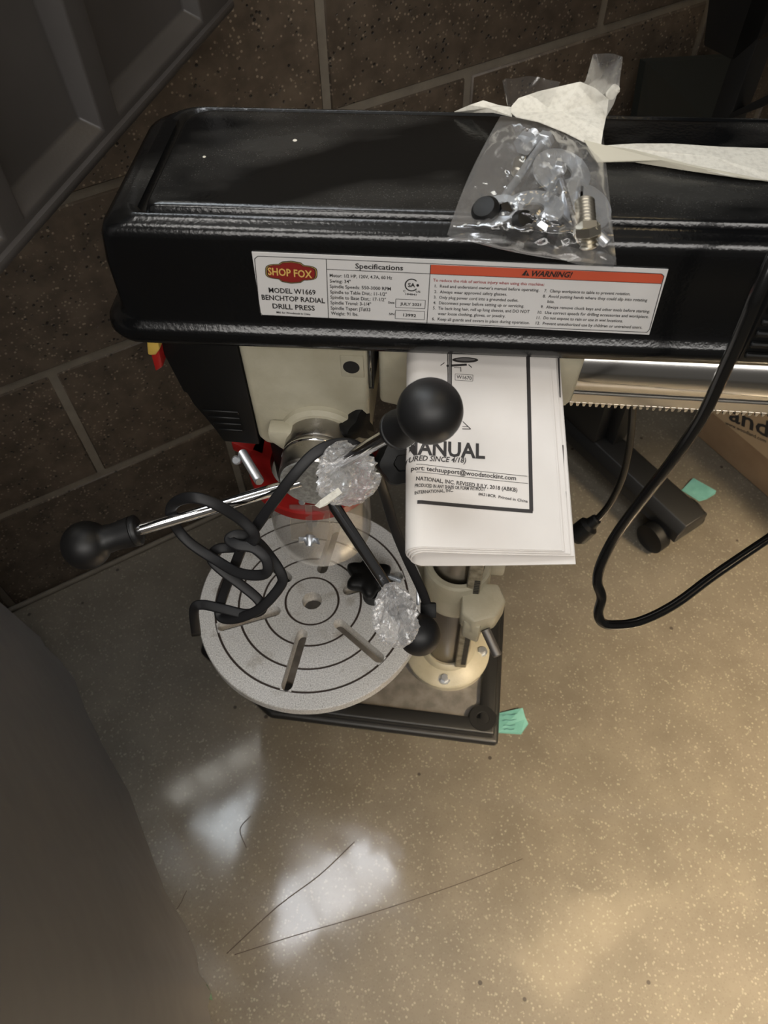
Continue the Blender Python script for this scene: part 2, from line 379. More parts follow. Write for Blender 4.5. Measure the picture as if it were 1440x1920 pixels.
# window high in the wall: daylight behind its panes is what the polished floor mirrors
win = tag(box('window_1', wf, HU0, HU1, -.13, -.12, HZ0, HZ1, M_day), kind='structure')
box('lower_pane', wf, HU0, HU1, -.119, -.115, HZ0, 1.56, M_dayl, win)
for (a, b_, c, d) in ((HU0, HU0+.02, HZ0, HZ1), (HU1-.02, HU1, HZ0, HZ1), (HU0, HU1, HZ0, HZ0+.02), (HU0, HU1, HZ1-.03, HZ1), (HU0, HU1, 1.50, 1.68),
                      (.043, .055, HZ0, 1.5), (.142, .154, HZ0, 1.5), (.25, .262, HZ0, 1.5), (.13, .142, 1.68, HZ1)):
    box('frame_bar', wf, a, b_, -.11, -.09, c, d, M_grey, win)
ceil = box('ceiling', lambda x, y, z: np.array([x, y, z]), -3, 4, -3, 4, 2.7, 2.75, M_ceil); tag(ceil, kind='structure')
def cf(o_, ang):
    a = math.radians(ang); u = np.array([math.cos(a), math.sin(a), 0]); v = np.array([-math.sin(a), math.cos(a), 0]); o_ = np.array(o_, float)
    return lambda x, y, z: o_+u*x+v*y+ZZ*z
def ceiling_light(c, ang, sx, sy, m, label):
    e = empty('ceiling_light', (c[0], c[1], 2.6), label, 'lamp'); f = cf((c[0], c[1], 2.6), ang)
    box('diffuser', f, -sx/2, sx/2, -sy/2, sy/2, 0, .02, m, e)
    box('housing', f, -sx/2-.03, sx/2+.03, -sy/2-.03, sy/2+.03, .021, .10, M_sticker, e, bv=.004)
    for x in (-sx/6, sx/6): box('louvre', f, x-.006, x+.006, -sy/2, sy/2, -.03, 0, M_sticker, e)
ceiling_light((-.27, .575), 29.4, .62, .25, M_tube, 'white ceiling light mirrored in the floor beside the round table')
ceiling_light((1.25, .70), 36, 1.7, .22, M_warmtube, 'long warm ceiling light over the right side of the floor')
# =================================================================== grey things on the left
hem = [atz(20, 1150, 0), atz(135, 1275, 0), atz(345, 1740, 0), atz(400, 1920, 0), atz(430, 2300, 0)]
e = empty('covered_crate', (-.75, .2, 0), 'large crate under a smooth grey vinyl cloth reaching the floor at left', 'crate')
top = .781; outer = []
P = smooth_path(hem, 6); N = len(P)
vs = []; fs = []; rows = 14
for j in range(rows+1):
    z = top*j/rows
    for i, p in enumerate(P):
        q = p+np.array([-1, -.45, 0])*.010*(z/.785)*(1+mn.noise(Vector((i*.25, z*2, 0))))-np.array([1, .4, 0])*.05*z
        # soft hem creases
        q = q+np.array([-1, -.3, 0])*.004*math.sin(i*1.9+z*9)*math.exp(-z*8)
        vs.append(np.array([q[0], q[1], z+.0005]))
for j in range(rows):
    for i in range(N-1): fs.append((j*N+i, j*N+i+1, (j+1)*N+i+1, (j+1)*N+i))
o = mesh('cloth', vs, fs, M_drape, e, smooth=True, fix=False)
cz = [p+np.array([-.10, -.05, 0]) for p in (hem[0]+np.array([-.1, -.1, 0]), hem[1], hem[2], hem[4])]+[np.array([-1.1, -.35, 0]), np.array([-1.1, .2, 0])]
prism('crate_body', [p for p in cz], (0, 0, top-.005), M_drape, e, bv=.01)
green = mesh('leaf', [atz(x, y, z) for x, y, z in ((372, 1838, .004), (388, 1846, .006), (396, 1862, .003), (399, 1876, .001), (388, 1872, .004), (378, 1858, .006))], [(0, 1, 2, 3, 4, 5)], mat('green_leaf', (.03, .09, .035), .5))
tag(green, 'tiny dark green scrap at the hem of the grey cloth', 'scrap')
# moulded cabinet upper left
A0 = atz(430, 0, .79)*np.array([1, 1, 0.]); A1 = atz(0, 480, .79)*np.array([1, 1, 0.]); UA = (A1-A0)/np.linalg.norm(A1-A0); NA = np.array([UA[1], -UA[0], 0])
if NA[0] < 0: NA = -NA
def af(s, d, z): return A0+UA*s+NA*d+ZZ*z
cab = empty('moulded_cabinet', af(.4, -.3, .79), 'grey moulded plastic cabinet with recessed panels in the upper left corner', 'cabinet')
cells = [(-.053, .055), (.0985, .2), (.2275, .3295), (.3570, .459), (.486, .588)]; cells = [(-.030, .0)]+[]
cells = [(.055, .205), (.228, .332), (.355, .50)]
z0, zs, z1 = .7865, .798, .95; D = .015
vs = []; fs = []
def quad(a, b_, c, d):
    k = len(vs); vs.extend([a, b_, c, d]); fs.append((k, k+1, k+2, k+3))
s_prev = -.002
for (a, b_) in cells:
    quad(af(s_prev, 0, z0), af(a, 0, z0), af(a, 0, zs-.003), af(s_prev, 0, zs-.003)); quad(af(s_prev, 0, zs-.003), af(a, 0, zs-.003), af(a, 0, z1), af(s_prev, 0, z1))
    quad(af(a, 0, z0), af(b_, 0, z0), af(b_, 0, zs-.003), af(a, 0, zs-.003))
    zi = zs+.005; g = .008
    quad(af(a, 0, zs-.003), af(b_, 0, zs-.003), af(b_-g*.3, -D, zi), af(a+g*.3, -D, zi))      # sloped sill
    quad(af(a+g*.3, -D, zi), af(b_-g*.3, -D, zi), af(b_-g, -D-.002, z1), af(a+g, -D-.002, z1))  # recessed panel
    quad(af(a, 0, zs-.003), af(a+g*.3, -D, zi), af(a+g, -D-.002, z1), af(a, 0, z1))
    quad(af(b_, 0, zs-.003), af(b_, 0, z1), af(b_-g, -D-.002, z1), af(b_-g*.3, -D, zi))
    s_prev = b_
quad(af(s_prev, 0, z0), af(.85, 0, z0), af(.85, 0, zs-.003), af(s_prev, 0, zs-.003)); quad(af(s_prev, 0, zs-.003), af(.85, 0, zs-.003), af(.85, 0, z1), af(s_prev, 0, z1))
o = mesh('side_panel', vs, fs, M_grey, cab, fix=False)
b = bmesh.new(); b.from_mesh(o.data); bmesh.ops.remove_doubles(b, verts=b.verts, dist=1e-4); bmesh.ops.recalc_face_normals(b, faces=b.faces)
es = [x for x in b.edges if len(x.link_faces) == 2 and x.calc_face_angle(0) > .4]
bmesh.ops.bevel(b, geom=es, offset=.002, segments=2, affect='EDGES', profile=.5, clamp_overlap=True); b.to_mesh(o.data); b.free(); sharp(o, 50)
box('bottom_lip', af, -.002, .85, -.012, .004, .7835, .7905, M_grey, cab, bv=.0025)
box('body', af, -.002, .85, -.12, -.020, .79, .95, M_grey, cab, bv=.01)
# =================================================================== DRILL PRESS
DP = empty('drill_press', O, 'black and cream benchtop radial drill press with a round slotted table', 'drill press')
# --- base
BP = [(-.372, -.022), (-.245, -.108), (.082, -.108), (.082, .12), (-.372, .12)]
base = prism('base', [bf(x, y, 0) for x, y in BP], (0, 0, .014), M_cast, DP, bv=.006, seg=3)
rim = []
X0, X1, Y0, Y1 = -.366, .076, -.100, .143; rw = .022
def inset(P, d):
    n = len(P); out = []
    for i in range(n):
        a, b_, c = (np.array(P[k % n]) for k in (i-1, i, i+1)); u = (b_-a)/np.linalg.norm(b_-a); v = (c-b_)/np.linalg.norm(c-b_)
        nu = np.array([-u[1], u[0]]); nv = np.array([-v[1], v[0]]); m_ = (nu+nv)/(1+np.dot(nu, nv)); out.append(tuple(b_+m_*d))
    return out
PO, PI_ = inset(BP, .007), inset(BP, .030)
vs = [bf(x, y, z) for P_, z in ((PO, .012), (PO, .030), (PI_, .030), (PI_, .012)) for x, y in P_]; n = 5
rm = mesh('r', vs, [(j_*n+i, j_*n+(i+1) % n, ((j_+1) % 4)*n+(i+1) % n, ((j_+1) % 4)*n+i) for j_ in range(4) for i in range(n)], M_cast); bevel(rm, .004, 3); rim.append(rm)
for (x, y) in ((-.225, -.082), (X1-.019, Y0+.021)):
    rim.append(lathe('r', [(.0205, .012), (.0205, .028), (.0185, .0305), (.0095, .0305), (.0085, .0295), (.0085, .014)], bf(x, y, 0), ZZ, M_cast, seg=28))
join('rim', rim, base)
prism('machined_plate', [bf(x, y, .012) for x, y in inset(BP, .028)], (0, 0, .009), M_plate, base)
# --- column
CY = .020
col = lathe('column', [(.029, .02), (.029, .645)], mf(0, CY, 0), ZZ, M_column, DP, seg=64)
fl = lathe('column_flange', [(.062, .021), (.062, .030), (.0595, .033), (.040, .041), (.037, .046), (.0335, .048), (.0295, .046), (.0295, .022)], mf(0, CY, 0), ZZ, M_cream, DP, seg=64)
for a in (0, 90, 180, 270):
    a = math.radians(a-3); p = mf(.050*math.cos(a), CY+.050*math.sin(a), .034)
    b_ = lathe('bolt', [(.0085, 0), (.0085, .0025)], p, ZZ, M_zinc, fl, seg=24)
    lathe('bolt_head', [(.0055, .0025), (.0055, .0075), (.0045, .0085)], p, ZZ, M_zinc, b_, seg=6, auto=20) if False else lathe('bolt_head', [(.0058, .0025), (.0058, .0078), (.0048, .009)], p, ZZ, M_zinc, fl, seg=6, auto=20)
rk = box('rack', mf, .011, .027, CY-.036, CY-.020, .048, .55, M_rackm, DP, bv=.001, seg=1)
th = []
for k in range(60):
    z = .06+k*.004; th.append(box('t', mf, .0190, .0255, CY-.0368, CY-.0358, z, z+.0017, M_cast))
join('rack_teeth', th, rk)['kind'] = 'stuff'
# --- table carrier
zc = .280
car = lathe('table_bracket', [(.041, zc-.070), (.0425, zc-.062), (.041, zc-.012), (.0405, zc-.003), (.038, zc), (.0325, zc), (.0312, zc-.003), (.0312, zc-.07)], mf(0, CY, 0), ZZ, M_cream, DP, seg=56, closed=True)
box('bracket_arm', mf, -.125, -.036, CY-.030, CY+.018, zc-.066, zc-.046, M_cream, car, bv=.005)
prism('clamp_block', [mf(.006, CY-.038, zc-.012), mf(.006, CY-.060, zc-.018), mf(.022, CY-.072, zc-.018), mf(.048, CY-.062, zc-.018), mf(.060, CY-.040, zc-.016), mf(.050, CY-.020, zc-.012), mf(.03, CY-.02, zc-.012)], (0, 0, -.034), M_cream, car, bv=.004)
prism('clamp_ear', [mf(.010, CY-.052, zc-.030), mf(.010, CY-.066, zc-.030), mf(.030, CY-.074, zc-.030), mf(.034, CY-.058, zc-.030)], (0, 0, -.040), M_cream, car, bv=.003)
box('clamp_lug', mf, .030, .058, CY+.000, CY+.022, zc-.030, zc-.004, M_cream, car, bv=.004)
lathe('lug_screw', [(.006, 0), (.006, .022), (.005, .024)], mf(.036, CY+.011, zc-.012), (1, .3, .2), M_zinc, car, seg=20)
hd = dep(912, 1182, 0.0); p0 = onY(910, 1180, CY-.066); p1 = onY(933, 1230, CY-.092)
lathe('crank_shaft', [(.0058, 0), (.0058, .95*np.linalg.norm(p1-p0)), (.0045, np.linalg.norm(p1-p0)), (.002, np.linalg.norm(p1-p0)), (.002, .9*np.linalg.norm(p1-p0))], p0, p1-p0, M_shaft, car, seg=24)
# --- round table
TX, TY, TZ = -.1733, -.0382, .26
prof = [(.0, -.022), (.128, -.022), (.134, -.018), (.1365, -.014), (.1365, -.0012), (.1355, 0)]
for rg in (.1162, .0882, .0592, .0320):
    prof += [(rg+.0014, 0), (rg+.0012, -.0018), (rg-.0012, -.0018), (rg-.0014, 0)]
prof += [(0, 0)]
tbl = lathe('table', prof, mf(TX, TY, TZ), ZZ, M_table, DP, seg=120)
cut = [lathe('c', [(.0120, -.05), (.0120, .02)], mf(TX, TY, TZ), ZZ, M_table, seg=40)]
slots = []
for a in (-96.5, -37.4, 23, 82.2, 141, -157):
    ar = math.radians(a); d = XM*math.cos(ar)+YM*math.sin(ar); n_ = XM*-math.sin(ar)+YM*math.cos(ar); c0 = mf(TX, TY, TZ-.05); w = .0066
    ra, rb = .0455, .1095; pts = []
    for k in range(9): t = math.pi/2+math.pi*k/8; pts.append(c0+d*(ra+w*math.cos(t))+n_*w*math.sin(t))
    for k in range(9): t = -math.pi/2+math.pi*k/8; pts.append(c0+d*(rb+w*math.cos(t))+n_*w*math.sin(t))
    cut.append(prism('c', pts, (0, 0, .08), M_table))
boolean(tbl, cut)
gv = []
for rg in (.1162, .0882, .0592, .0320):
    gv.append(lathe('g', [(rg+.0013, -.0010), (rg-.0013, -.0010), (rg-.0012, -.0019), (rg+.0012, -.0019)], mf(TX, TY, TZ), ZZ, M_groove, seg=96, closed=True))
g = join('groove_line', gv)
cut = []
for a in (-96.5, -37.4, 23, 82.2, 141, -157):
    ar = math.radians(a); d = XM*math.cos(ar)+YM*math.sin(ar); n_ = XM*-math.sin(ar)+YM*math.cos(ar); c0 = mf(TX, TY, TZ-.01)
    cut.append(prism('c', [c0+d*.0385-n_*.0067, c0+d*.1165-n_*.0067, c0+d*.1165+n_*.0067, c0+d*.0385+n_*.0067], (0, 0, .02), M_table))
boolean(g, cut); setpar(g, tbl)
lathe('table_hub', [(.030, -.06), (.034, -.0225)], mf(TX+.08, TY+.03, TZ), ZZ, M_cream, tbl, seg=32)
# --- rail
RY, RZ, RR = .010, .632, .0295
rail = lathe('arm_rail', [(RR-.002, -.05), (RR, -.048), (RR, .62)], mf(0, RY, RZ), XM, M_rail, DP, seg=64)
rr = box('rail_rack', mf, .06, .62, RY-.026, RY-.014, RZ-.0285, RZ-.018, M_rail, rail)
th = []
for k in range(100):
    x = .062+k*.0052; th.append(prism('t', [mf(x, RY-.0262, RZ-.0275), mf(x+.0036, RY-.0262, RZ-.0275), mf(x+.0026, RY-.0262, RZ-.0318), mf(x+.001, RY-.0262, RZ-.0318)], YM*.009, M_rail))
join('rack_teeth', th, rail)['kind'] = 'stuff'
# --- bracket casting that carries the rail on the column
brk = prism('arm_bracket', [mf(-.083, -.052, z) for z in (.697,)]+[mf(-.083, -.052, .628), mf(-.050, -.052, .620), mf(-.044, -.052, .58), mf(.044, -.052, .58), mf(.052, -.052, .625), mf(.0655, -.052, .640), mf(.068, -.052, .697)], YM*.105, M_cream, DP, bv=.004, seg=3)
# --- head casting
hx0, hx1 = -.186, -.0900
head = prism('head', [mf(hx0, -.060, .708), mf(hx0, -.060, .585), mf(hx0+.006, -.060, .5765), mf(-.150, -.060, .5765), mf(-.098, -.060, .5765), mf(hx1, -.060, .59), mf(hx1, -.060, .708)], YM*.10, M_cream, DP, bv=.005, seg=3)
lathe('hub_boss', [(.036, -.004), (.0345, .004), (.031, .0065)], mf(-.130, -.060, .594), -YM, M_cream, head, seg=48)
prism('stop_lug', [mf(-.172, -.061, .612), mf(-.172, -.061, .600), mf(-.155, -.061, .582), mf(-.150, -.061, .590), mf(-.150, -.061, .612)], -YM*.014, M_cream, head, bv=.0025)
lathe('screw_hole', [(.0062, .0), (.0062, .0008)], mf(-.1022, -.0602, .6743), -YM, M_ink, head, seg=28)
prism('mounting_pad', [mf(-.110, -.060, .6855), mf(-.110, -.060, .664), mf(-.093, -.060, .664), mf(-.093, -.060, .6855)], -YM*.0009, M_cream, head, bv=.0006, seg=2)
box('clamp_gap', mf, -.0905, -.0865, -.056, .0, .648, .706, M_ink, head)
tube('clamp_bolt', [mf(-.0885, -.0575, .70), mf(-.0885, -.0575, .652)], .0012, M_darkchrome, head, n=1, seg=8)
# --- switch box on the head's left
sw = prism('switch_box', [mf(-.2500, -.058, .708), mf(-.2450, -.058, .672), mf(-.2395, -.058, .634), mf(-.2370, -.058, .6325), mf(-.2345, -.058, .620), mf(-.2270, -.058, .602), mf(-.2225, -.058, .590), mf(-.2180, -.058, .5750), mf(-.1865, -.058, .5735), mf(-.1865, -.058, .708)], YM*.10, M_black, DP, bv=.002)
for k in range(4):
    z = .612-k*.0075; box('rib', mf, -.228+.003*k, -.198, -.0592, -.0575, z, z+.0030, M_black, sw, bv=.0006, seg=1)
ysw = -.066
prism('emergency_switch', [onY(279, 655, ysw), onY(298, 655, ysw), onY(305, 690, ysw), onY(291, 699, ysw)], YM*.03, M_red, sw, bv=.002)
prism('switch_guard', [onY(273, 625, ysw-.001), onY(293, 625, ysw-.001), onY(300, 656, ysw-.001), onY(292, 668, ysw-.001), onY(276, 667, ysw-.001)], YM*.032, M_yellow, sw, bv=.002)
# --- quill housing + red guard collar + clear guard
SX, SY = -.1485, -.030
lathe('quill', [(.040, .50), (.040, .578)], mf(SX, SY+.012, 0), ZZ, M_black, DP, seg=40)
gz = .508
gc = lathe('guard_collar', [(.060, gz), (.0615, gz+.002), (.0615, gz+.011), (.060, gz+.013), (.041, gz+.013), (.041, gz)], mf(SX, SY+.002, 0), ZZ, M_red, DP, seg=64, closed=True)
ec = np.array([-.2135, -.017])
prism('collar_ear', [mf(-.198, .006, gz), mf(-.229, -.002, gz), mf(-.231, -.014, gz), mf(-.196, -.028, gz)], (0, 0, .013), M_red, gc, bv=.002)
def screw(name, p, d, r, L, parent, m=M_zinc, pitch=.0016):
    prof = []; h = 0
    while h < L: prof += [(r, h), (r*.80, h+pitch*.5)]; h += pitch
    prof.append((r*.8, L)); return lathe(name, prof, p, d, m, parent, seg=20, auto=80)
pa = dep(455, 850, .672); pb = dep(487, 903, .640)
screw('hinge_screw', pa, pb-pa, .0042, np.linalg.norm(pb-pa), gc)
lathe('pin', [(.0042, 0), (.0042, .004), (.003, .005)], dep(446, 862, .675), (-.2, -.6, .6), M_zinc, gc, seg=20)
lathe('pin', [(.003, 0), (.003, .003), (.0022, .004)], onY(567, 938, SY-.0605), -YM+ZZ*.3, M_zinc, gc, seg=16)
gd = lathe('chuck_guard', [(.0495, .414), (.0505, .4141), (.0505, .500), (.046, .5075), (.0455, .5065), (.0495, .499)], mf(SX, SY, 0), ZZ, M_guard, DP, seg=64, closed=True)
pts = [onY(542, 948, SY-.056), onY(618, 948, SY-.056), onY(620, 1014, SY-.060), onY(545, 1014, SY-.060)]
prism('guard_slide', pts, YM*.0016, M_guard, gd, bv=.0005, seg=1)
prism('slide_rib', [onY(572, 948, SY-.058), onY(585, 948, SY-.058), onY(586, 1004, SY-.062), onY(574, 1004, SY-.062)], YM*.0012, M_guard, gd)
wp = onY(582, 1004, SY-.066); lathe('wing_nut', [(.0042, 0), (.005, .004), (.003, .010)], wp, -YM-ZZ*.4, M_zinc, gd, seg=20)
for s in (-1, 1): prism('nut_wing', [wp+XM*s*.003+ZZ*.002-YM*.004, wp+XM*s*.009+ZZ*.006-YM*.007, wp+XM*s*.010-ZZ*.001-YM*.009, wp+XM*s*.003-ZZ*.003-YM*.006], YM*.0015, M_zinc, gd, bv=.0005, seg=1)
lathe('chuck', [(.006, .44), (.017, .452), (.021, .465), (.021, .50), (.0, .50)], mf(SX, SY+.004, 0), ZZ, M_black, DP, seg=40)
# --- feed hub with its three handles
HP = mf(-.130, -.060, .593)
hub = lathe('feed_hub', [(.0292, -.002), (.0292, .0215), (.0285, .0228), (.0276, .0232), (.0276, .0252), (.0288, .0256), (.0292, .0275), (.0292, .0470), (.0275, .0490), (.0272, .0492), (.0, .0492)], HP, -YM, M_steel, DP, seg=72)
fr_ = lathe('hub_ring', [(.0294, .0262), (.02985, .0270), (.02985, .0285), (.0294, .0292)], HP, -YM, M_chrome, hub, seg=72, closed=False)
lathe('hub_face', [(.0276, .0485), (.0272, .0505), (0, .0508)], HP, -YM, M_castgrey, hub, seg=72)
HC = mf(-.130, -.1035, .593)
def knob_prof(Rk):
    pr = []
    for k in range(0, 15):
        t = math.pi*k/14*.80; pr.append((Rk*math.sin(t), -Rk*math.cos(t)))
    pr += [(Rk*.585, Rk*.98), (Rk*.56, Rk*1.15), (Rk*.585, Rk*1.45), (Rk*.63, Rk*1.85), (Rk*.645, Rk*1.95), (Rk*.60, Rk*1.97), (Rk*.60, Rk*2.03), (Rk*.645, Rk*2.05), (Rk*.645, Rk*2.18), (Rk*.58, Rk*2.24), (Rk*.25, Rk*2.24)]
    return pr
Rk = .0195
KN = [dep(162, 1022, F*Rk/46), dep(806, 771, F*Rk/63.0), dep(786, 1190, F*Rk/40)]
for i, K in enumerate(KN):
    d = HC-K; L = np.linalg.norm(d); d /= L
    m_ = M_chrome if i < 2 else M_darkchrome
    h = lathe('feed_handle', [(.0050, Rk*2.1), (.0050, L-.030), (.0042, L-.028), (.0042, L-.012)], K, d, m_, hub, seg=24)
    lathe('knob', knob_prof(Rk if i else Rk*1.0), K, d, M_ball, h, seg=48, auto=50)
# --- lock knobs
def lobed(n, amp): return lambda t, h: 1+amp*math.cos(n*t)
kb = dep(667, 794, .615)
lk = lathe('lock_knob', [(.004, -.012), (.012, -.010), (.0135, -.004), (.0135, .004), (.012, .008), (.003, .009)], kb, R @ np.array([.55, .35, -.55]), M_black, DP, seg=60, rfun=lobed(3, .28), auto=60)
lathe('stud', [(.0045, -.028), (.0045, -.008)], kb, R @ np.array([.55, -.55, -.3]), M_zinc, lk, seg=20)
p = dep(752, 862, .600)
lathe('column_lock_knob', [(.006, -.020), (.018, -.012), (.0195, -.004), (.0195, .006), (.017, .011), (.007, .012), (.006, .010), (.0, .010)], p, R @ np.array([.10, .30, -1.0]), M_black, DP, seg=72, rfun=lobed(6, .05), auto=55)
# --- belt cover: long enamelled lid with a stepped top and rolled lower lip
CX0, CX1 = -.2500, .30
cov_prof = [  # (inset from outer lip, z)
    (.0065, .7050), (.0015, .7080), (.0000, .7125), (.0004, .7170), (.0026, .7205), (.0050, .7232), (.0068, .7270), (.0092, .7660), (.0108, .7850), (.0124, .7905), (.0160, .7935),
    (.0190, .7952), (.0205, .7972), (.0218, .7970), (.0232, .7935), (.0252, .7930), (.0268, .7972), (.0285, .7988), (.0320, .7992)]
YC0, YC1 = -.0778, .0915
def ringpts(ins, z, ext=0):
    x0, x1, y0, y1 = (CX0-.023+ins*1.6 if ins <= .0205 else CX0-.010+ins*1.06), CX1-ins, YC0+ins, YC1-ins; rad = max(.026-ins*.5, .004)
    if ins > .02: rad = .006
    pts = []
    if ins > .0205: x0 += .006
    rb = .018 if ins > .0205 else .034-ins*.5; rf_ = rad if ins < .008 else (.006 if ins > .0205 else .012)
    for (cx, cy, a0, rad) in ((x1-.01, y1-.01, 0, .01), (x0+rb, y1-rb, 90, rb), (x0+rf_, y0+rf_, 180, rf_), (x1-.01, y0+.01, 270, .01)):
        for k in range(9):
            a = math.radians(a0+90*k/8); X_ = cx+rad*math.cos(a); pts.append(mf(X_, cy+rad*math.sin(a)+.0235*X_, z))
    return pts
vs = []; fs = []; n = 36
for (i_, z) in cov_prof: vs += ringpts(i_, z)
for j in range(len(cov_prof)-1):
    for i in range(n): fs.append((j*n+i, j*n+(i+1) % n, (j+1)*n+(i+1) % n, (j+1)*n+i))
fs.append(tuple(range((len(cov_prof)-1)*n, len(cov_prof)*n))); fs.append(tuple(range(n-1, -1, -1)))
cover = mesh('belt_cover', vs, fs, M_enamel, DP, smooth=True); sharp(cover, 62)
for (x, y, z, r) in ((383, 294, .7993, .0012), (553, 263, .7993, .0016)):
    lathe('paint_chip', [(r, 0), (r*.6, .0004), (0, .0005)], atz(x, y, z), ZZ, M_tape, cover, seg=7)
mb = box('motor_housing', mf, .158, .33, -.0790, -.055, .716, .783, M_black, DP, bv=.003)
for k in range(7): box('cooling_rib', mf, .160, .33, -.0825, -.0785, .722+k*.0092, .7262+k*.0092, M_black, mb, bv=.001, seg=1)
# --- spec plate on the cover front: label plane
la, lb = np.array([0, -.0710, .7270]), np.array([0, -.0686, .7660]); XL = XM+YM*.0235; XL /= np.linalg.norm(XL)
Lp0 = mf(*la); Ln = np.cross(XL, mf(*lb)-mf(*la)); Ln /= np.linalg.norm(Ln)
if np.dot(Ln, YM) > 0: Ln = -Ln
LV = np.cross(Ln, XL); LV = LV if LV[2] > 0 else -LV; Lp0 = Lp0+Ln*.0006
def lab_inv(x, y):
    q = onp(x, y, Lp0, Ln)-Lp0; return (np.dot(q, XL), np.dot(q, LV))
def lab_fwd(s, t, l=0): return Lp0+XL*s+LV*t+Ln*(l+.0004)
corners = [lab_inv(*p) for p in ((472, 472), (1253, 505), (1217, 627), (490, 590))]
pl = prism('spec_plate', [lab_fwd(s, t, -.0008) for s, t in corners], Ln*.0008, M_sticker, cover)
Print.k = np.linalg.norm(np.array(lab_inv(900, 560))-np.array(lab_inv(910, 560)))/10
def c3(x, y): return (440+x/3.4286, 440+y/3.4286)
def c4(x, y): return (790+x/3, 470+y/3)
ink = Print(lab_inv, lab_fwd)
T = lambda s, a, b_, h, bold=.022, sh=0: ink.text(s, a, b_, h, bold, sh)
T('MODEL W1669', c3(222, 368), c3(522, 383), 9.2, .02); T('BENCHTOP RADIAL', c3(176, 413), c3(582, 437), 9.2, .02); T('DRILL PRESS', c3(246, 470), c3(517, 485), 9.2, .02)
T('Mfd. for Woodstock in China', c3(270, 501), c3(488, 514), 3.6, .02)
T('Specifications', c3(776, 213), c3(1083, 226), 9.5, .02)
for s, x0, y0, x1, y1 in (('Motor: 1/2 HP, 120V, 4.7A, 60 Hz', 612, 268, 1013, 284), ('Swing: 34"', 613, 304, 747, 309), ('Spindle Speeds: 550-3000 RPM', 613, 338, 1004, 355), ('Spindle to Table Dist.: 11-1/2"', 615, 374, 978, 390),
                          ('Spindle to Base Dist.: 17-1/2"', 616, 408, 972, 425), ('Spindle Travel: 3-1/4"', 617, 443, 877, 454), ('Spindle Taper: JT#33', 618, 477, 873, 489), ('Weight: 91 lbs.', 620, 511, 795, 519)):
    T(s, c3(x0, y0), c3(x1, y1), 6.2, .012)
T('Date', c3(987, 438), c3(1027, 440), 3.8); T('S/N', c3(992, 512), c3(1026, 514), 3.8); T('JULY 2021', c3(1064, 449), c3(1198, 455), 5.0, .02); T('13992', c3(1084, 521), c3(1166, 526), 5.4, .02)
T('C', c3(1083, 364), c3(1098, 365), 3.6); T('US', c3(1164, 368), c3(1194, 370), 3.6); T('184841', c3(1098, 383), c3(1168, 388), 3.4)
T('SA', c3(1114, 332), c3(1160, 334), 7.5, .03)
for (a, b_, c, d) in (((1036, 410), (1226, 418), (1223, 472), (1035, 464)), ((1034, 482), (1222, 490), (1219, 544), (1032, 536))):
    for p, q in ((a, b_), (b_, c), (c, d), (d, a)): ink.line(c3(*p), c3(*q), .9)
cx, cy = c3(1138, 320); pts = [(cx+12.0*math.cos(math.radians(a)), cy+11.0*math.sin(math.radians(a))) for a in range(40, 321, 14)]
for p, q in zip(pts, pts[1:]): ink.line(p, q, 2.4)
pts = [(c3(1177, 322)[0]+2.6*math.cos(math.radians(a)), c3(1177, 322)[1]+2.6*math.sin(math.radians(a))) for a in range(0, 360, 40)]; ink.poly(pts[::-1])
# border lines
BL = [c3(150, 134), c4(1350, 127), c4(1364, 140), c4(1283, 440), c4(1268, 456), c4(0, 402), c3(180, 513), c3(162, 496), c3(129, 152)]
for p, q in zip(BL, BL[1:]+BL[:1]): ink.line(p, q, 1.3)
ink.line(c3(589, 156), c3(604, 536), 1.2); ink.line(c3(1260, 190), c3(1236, 568), 1.2); ink.line(c3(592, 219), c3(1258, 248), 1.2); ink.line(c4(50, 128), c4(1352, 183), 1.0)
for s, x0, y0, x1, y1 in (('1.  Read and understand owner\'s manual before operating.', 76, 203, 662, 227), ('2.  Always wear approved safety glasses.', 73, 235, 481, 250), ('3.  Only plug power cord into a grounded outlet.', 70, 266, 544, 284),
                          ('4.  Disconnect power before setting up or servicing.', 67, 297, 577, 316), ('5.  Tie back long hair, roll up long sleeves, and DO NOT', 65, 327, 607, 348), ('wear loose clothing, gloves, or jewelry.', 92, 358, 472, 373), ('6.  Keep all guards and covers in place during operation.', 60, 388, 608, 410),
                          ('7.  Clamp workpiece to table to prevent rotation.', 690, 230, 1174, 248), ('8.  Avoid putting hands where they could slip into rotating', 682, 260, 1268, 283), ('bits.', 708, 290, 748, 292), ('9.  Always remove chuck keys and other tools before starting.', 670, 320, 1284, 346),
                          ('10.  Use correct speeds for drilling accessories and workpiece.', 654, 351, 1276, 376), ('11.  Do not expose to rain or use in wet locations.', 647, 381, 1132, 400), ('12.  Prevent unauthorized use by children or untrained users.', 642, 412, 1240, 436)):
    T(s, c4(x0, y0), c4(x1, y1), 5.6, .010)
ink.build('printing', M_ink, pl)
og = Print(lab_inv, lab_fwd, .00015); og.poly([c4(52, 76), c4(36*0+49, 128), c4(1349, 182), c4(1362, 142), c4(1350, 129)]); og.build('warning_band', M_orange, pl)
wn = Print(lab_inv, lab_fwd, .0004); wn.text('WARNING!', c4(618, 139), c4(846, 147), 10.2, .03, .25); wn.poly([c4(563, 135), c4(608, 138), c4(590, 104)]); wn.build('warning_word', M_ink, pl)
rd = Print(lab_inv, lab_fwd); rd.text('To reduce the risk of serious injury when using this machine:', c4(66, 170), c4(690, 195), 5.4, .012); rd.build('red_printing', M_redink, pl)
mk = Print(lab_inv, lab_fwd, .0006); mk.text('!', c4(584, 133), c4(590, 134), 6, .03); mk.build('alert_mark', M_orange, pl)
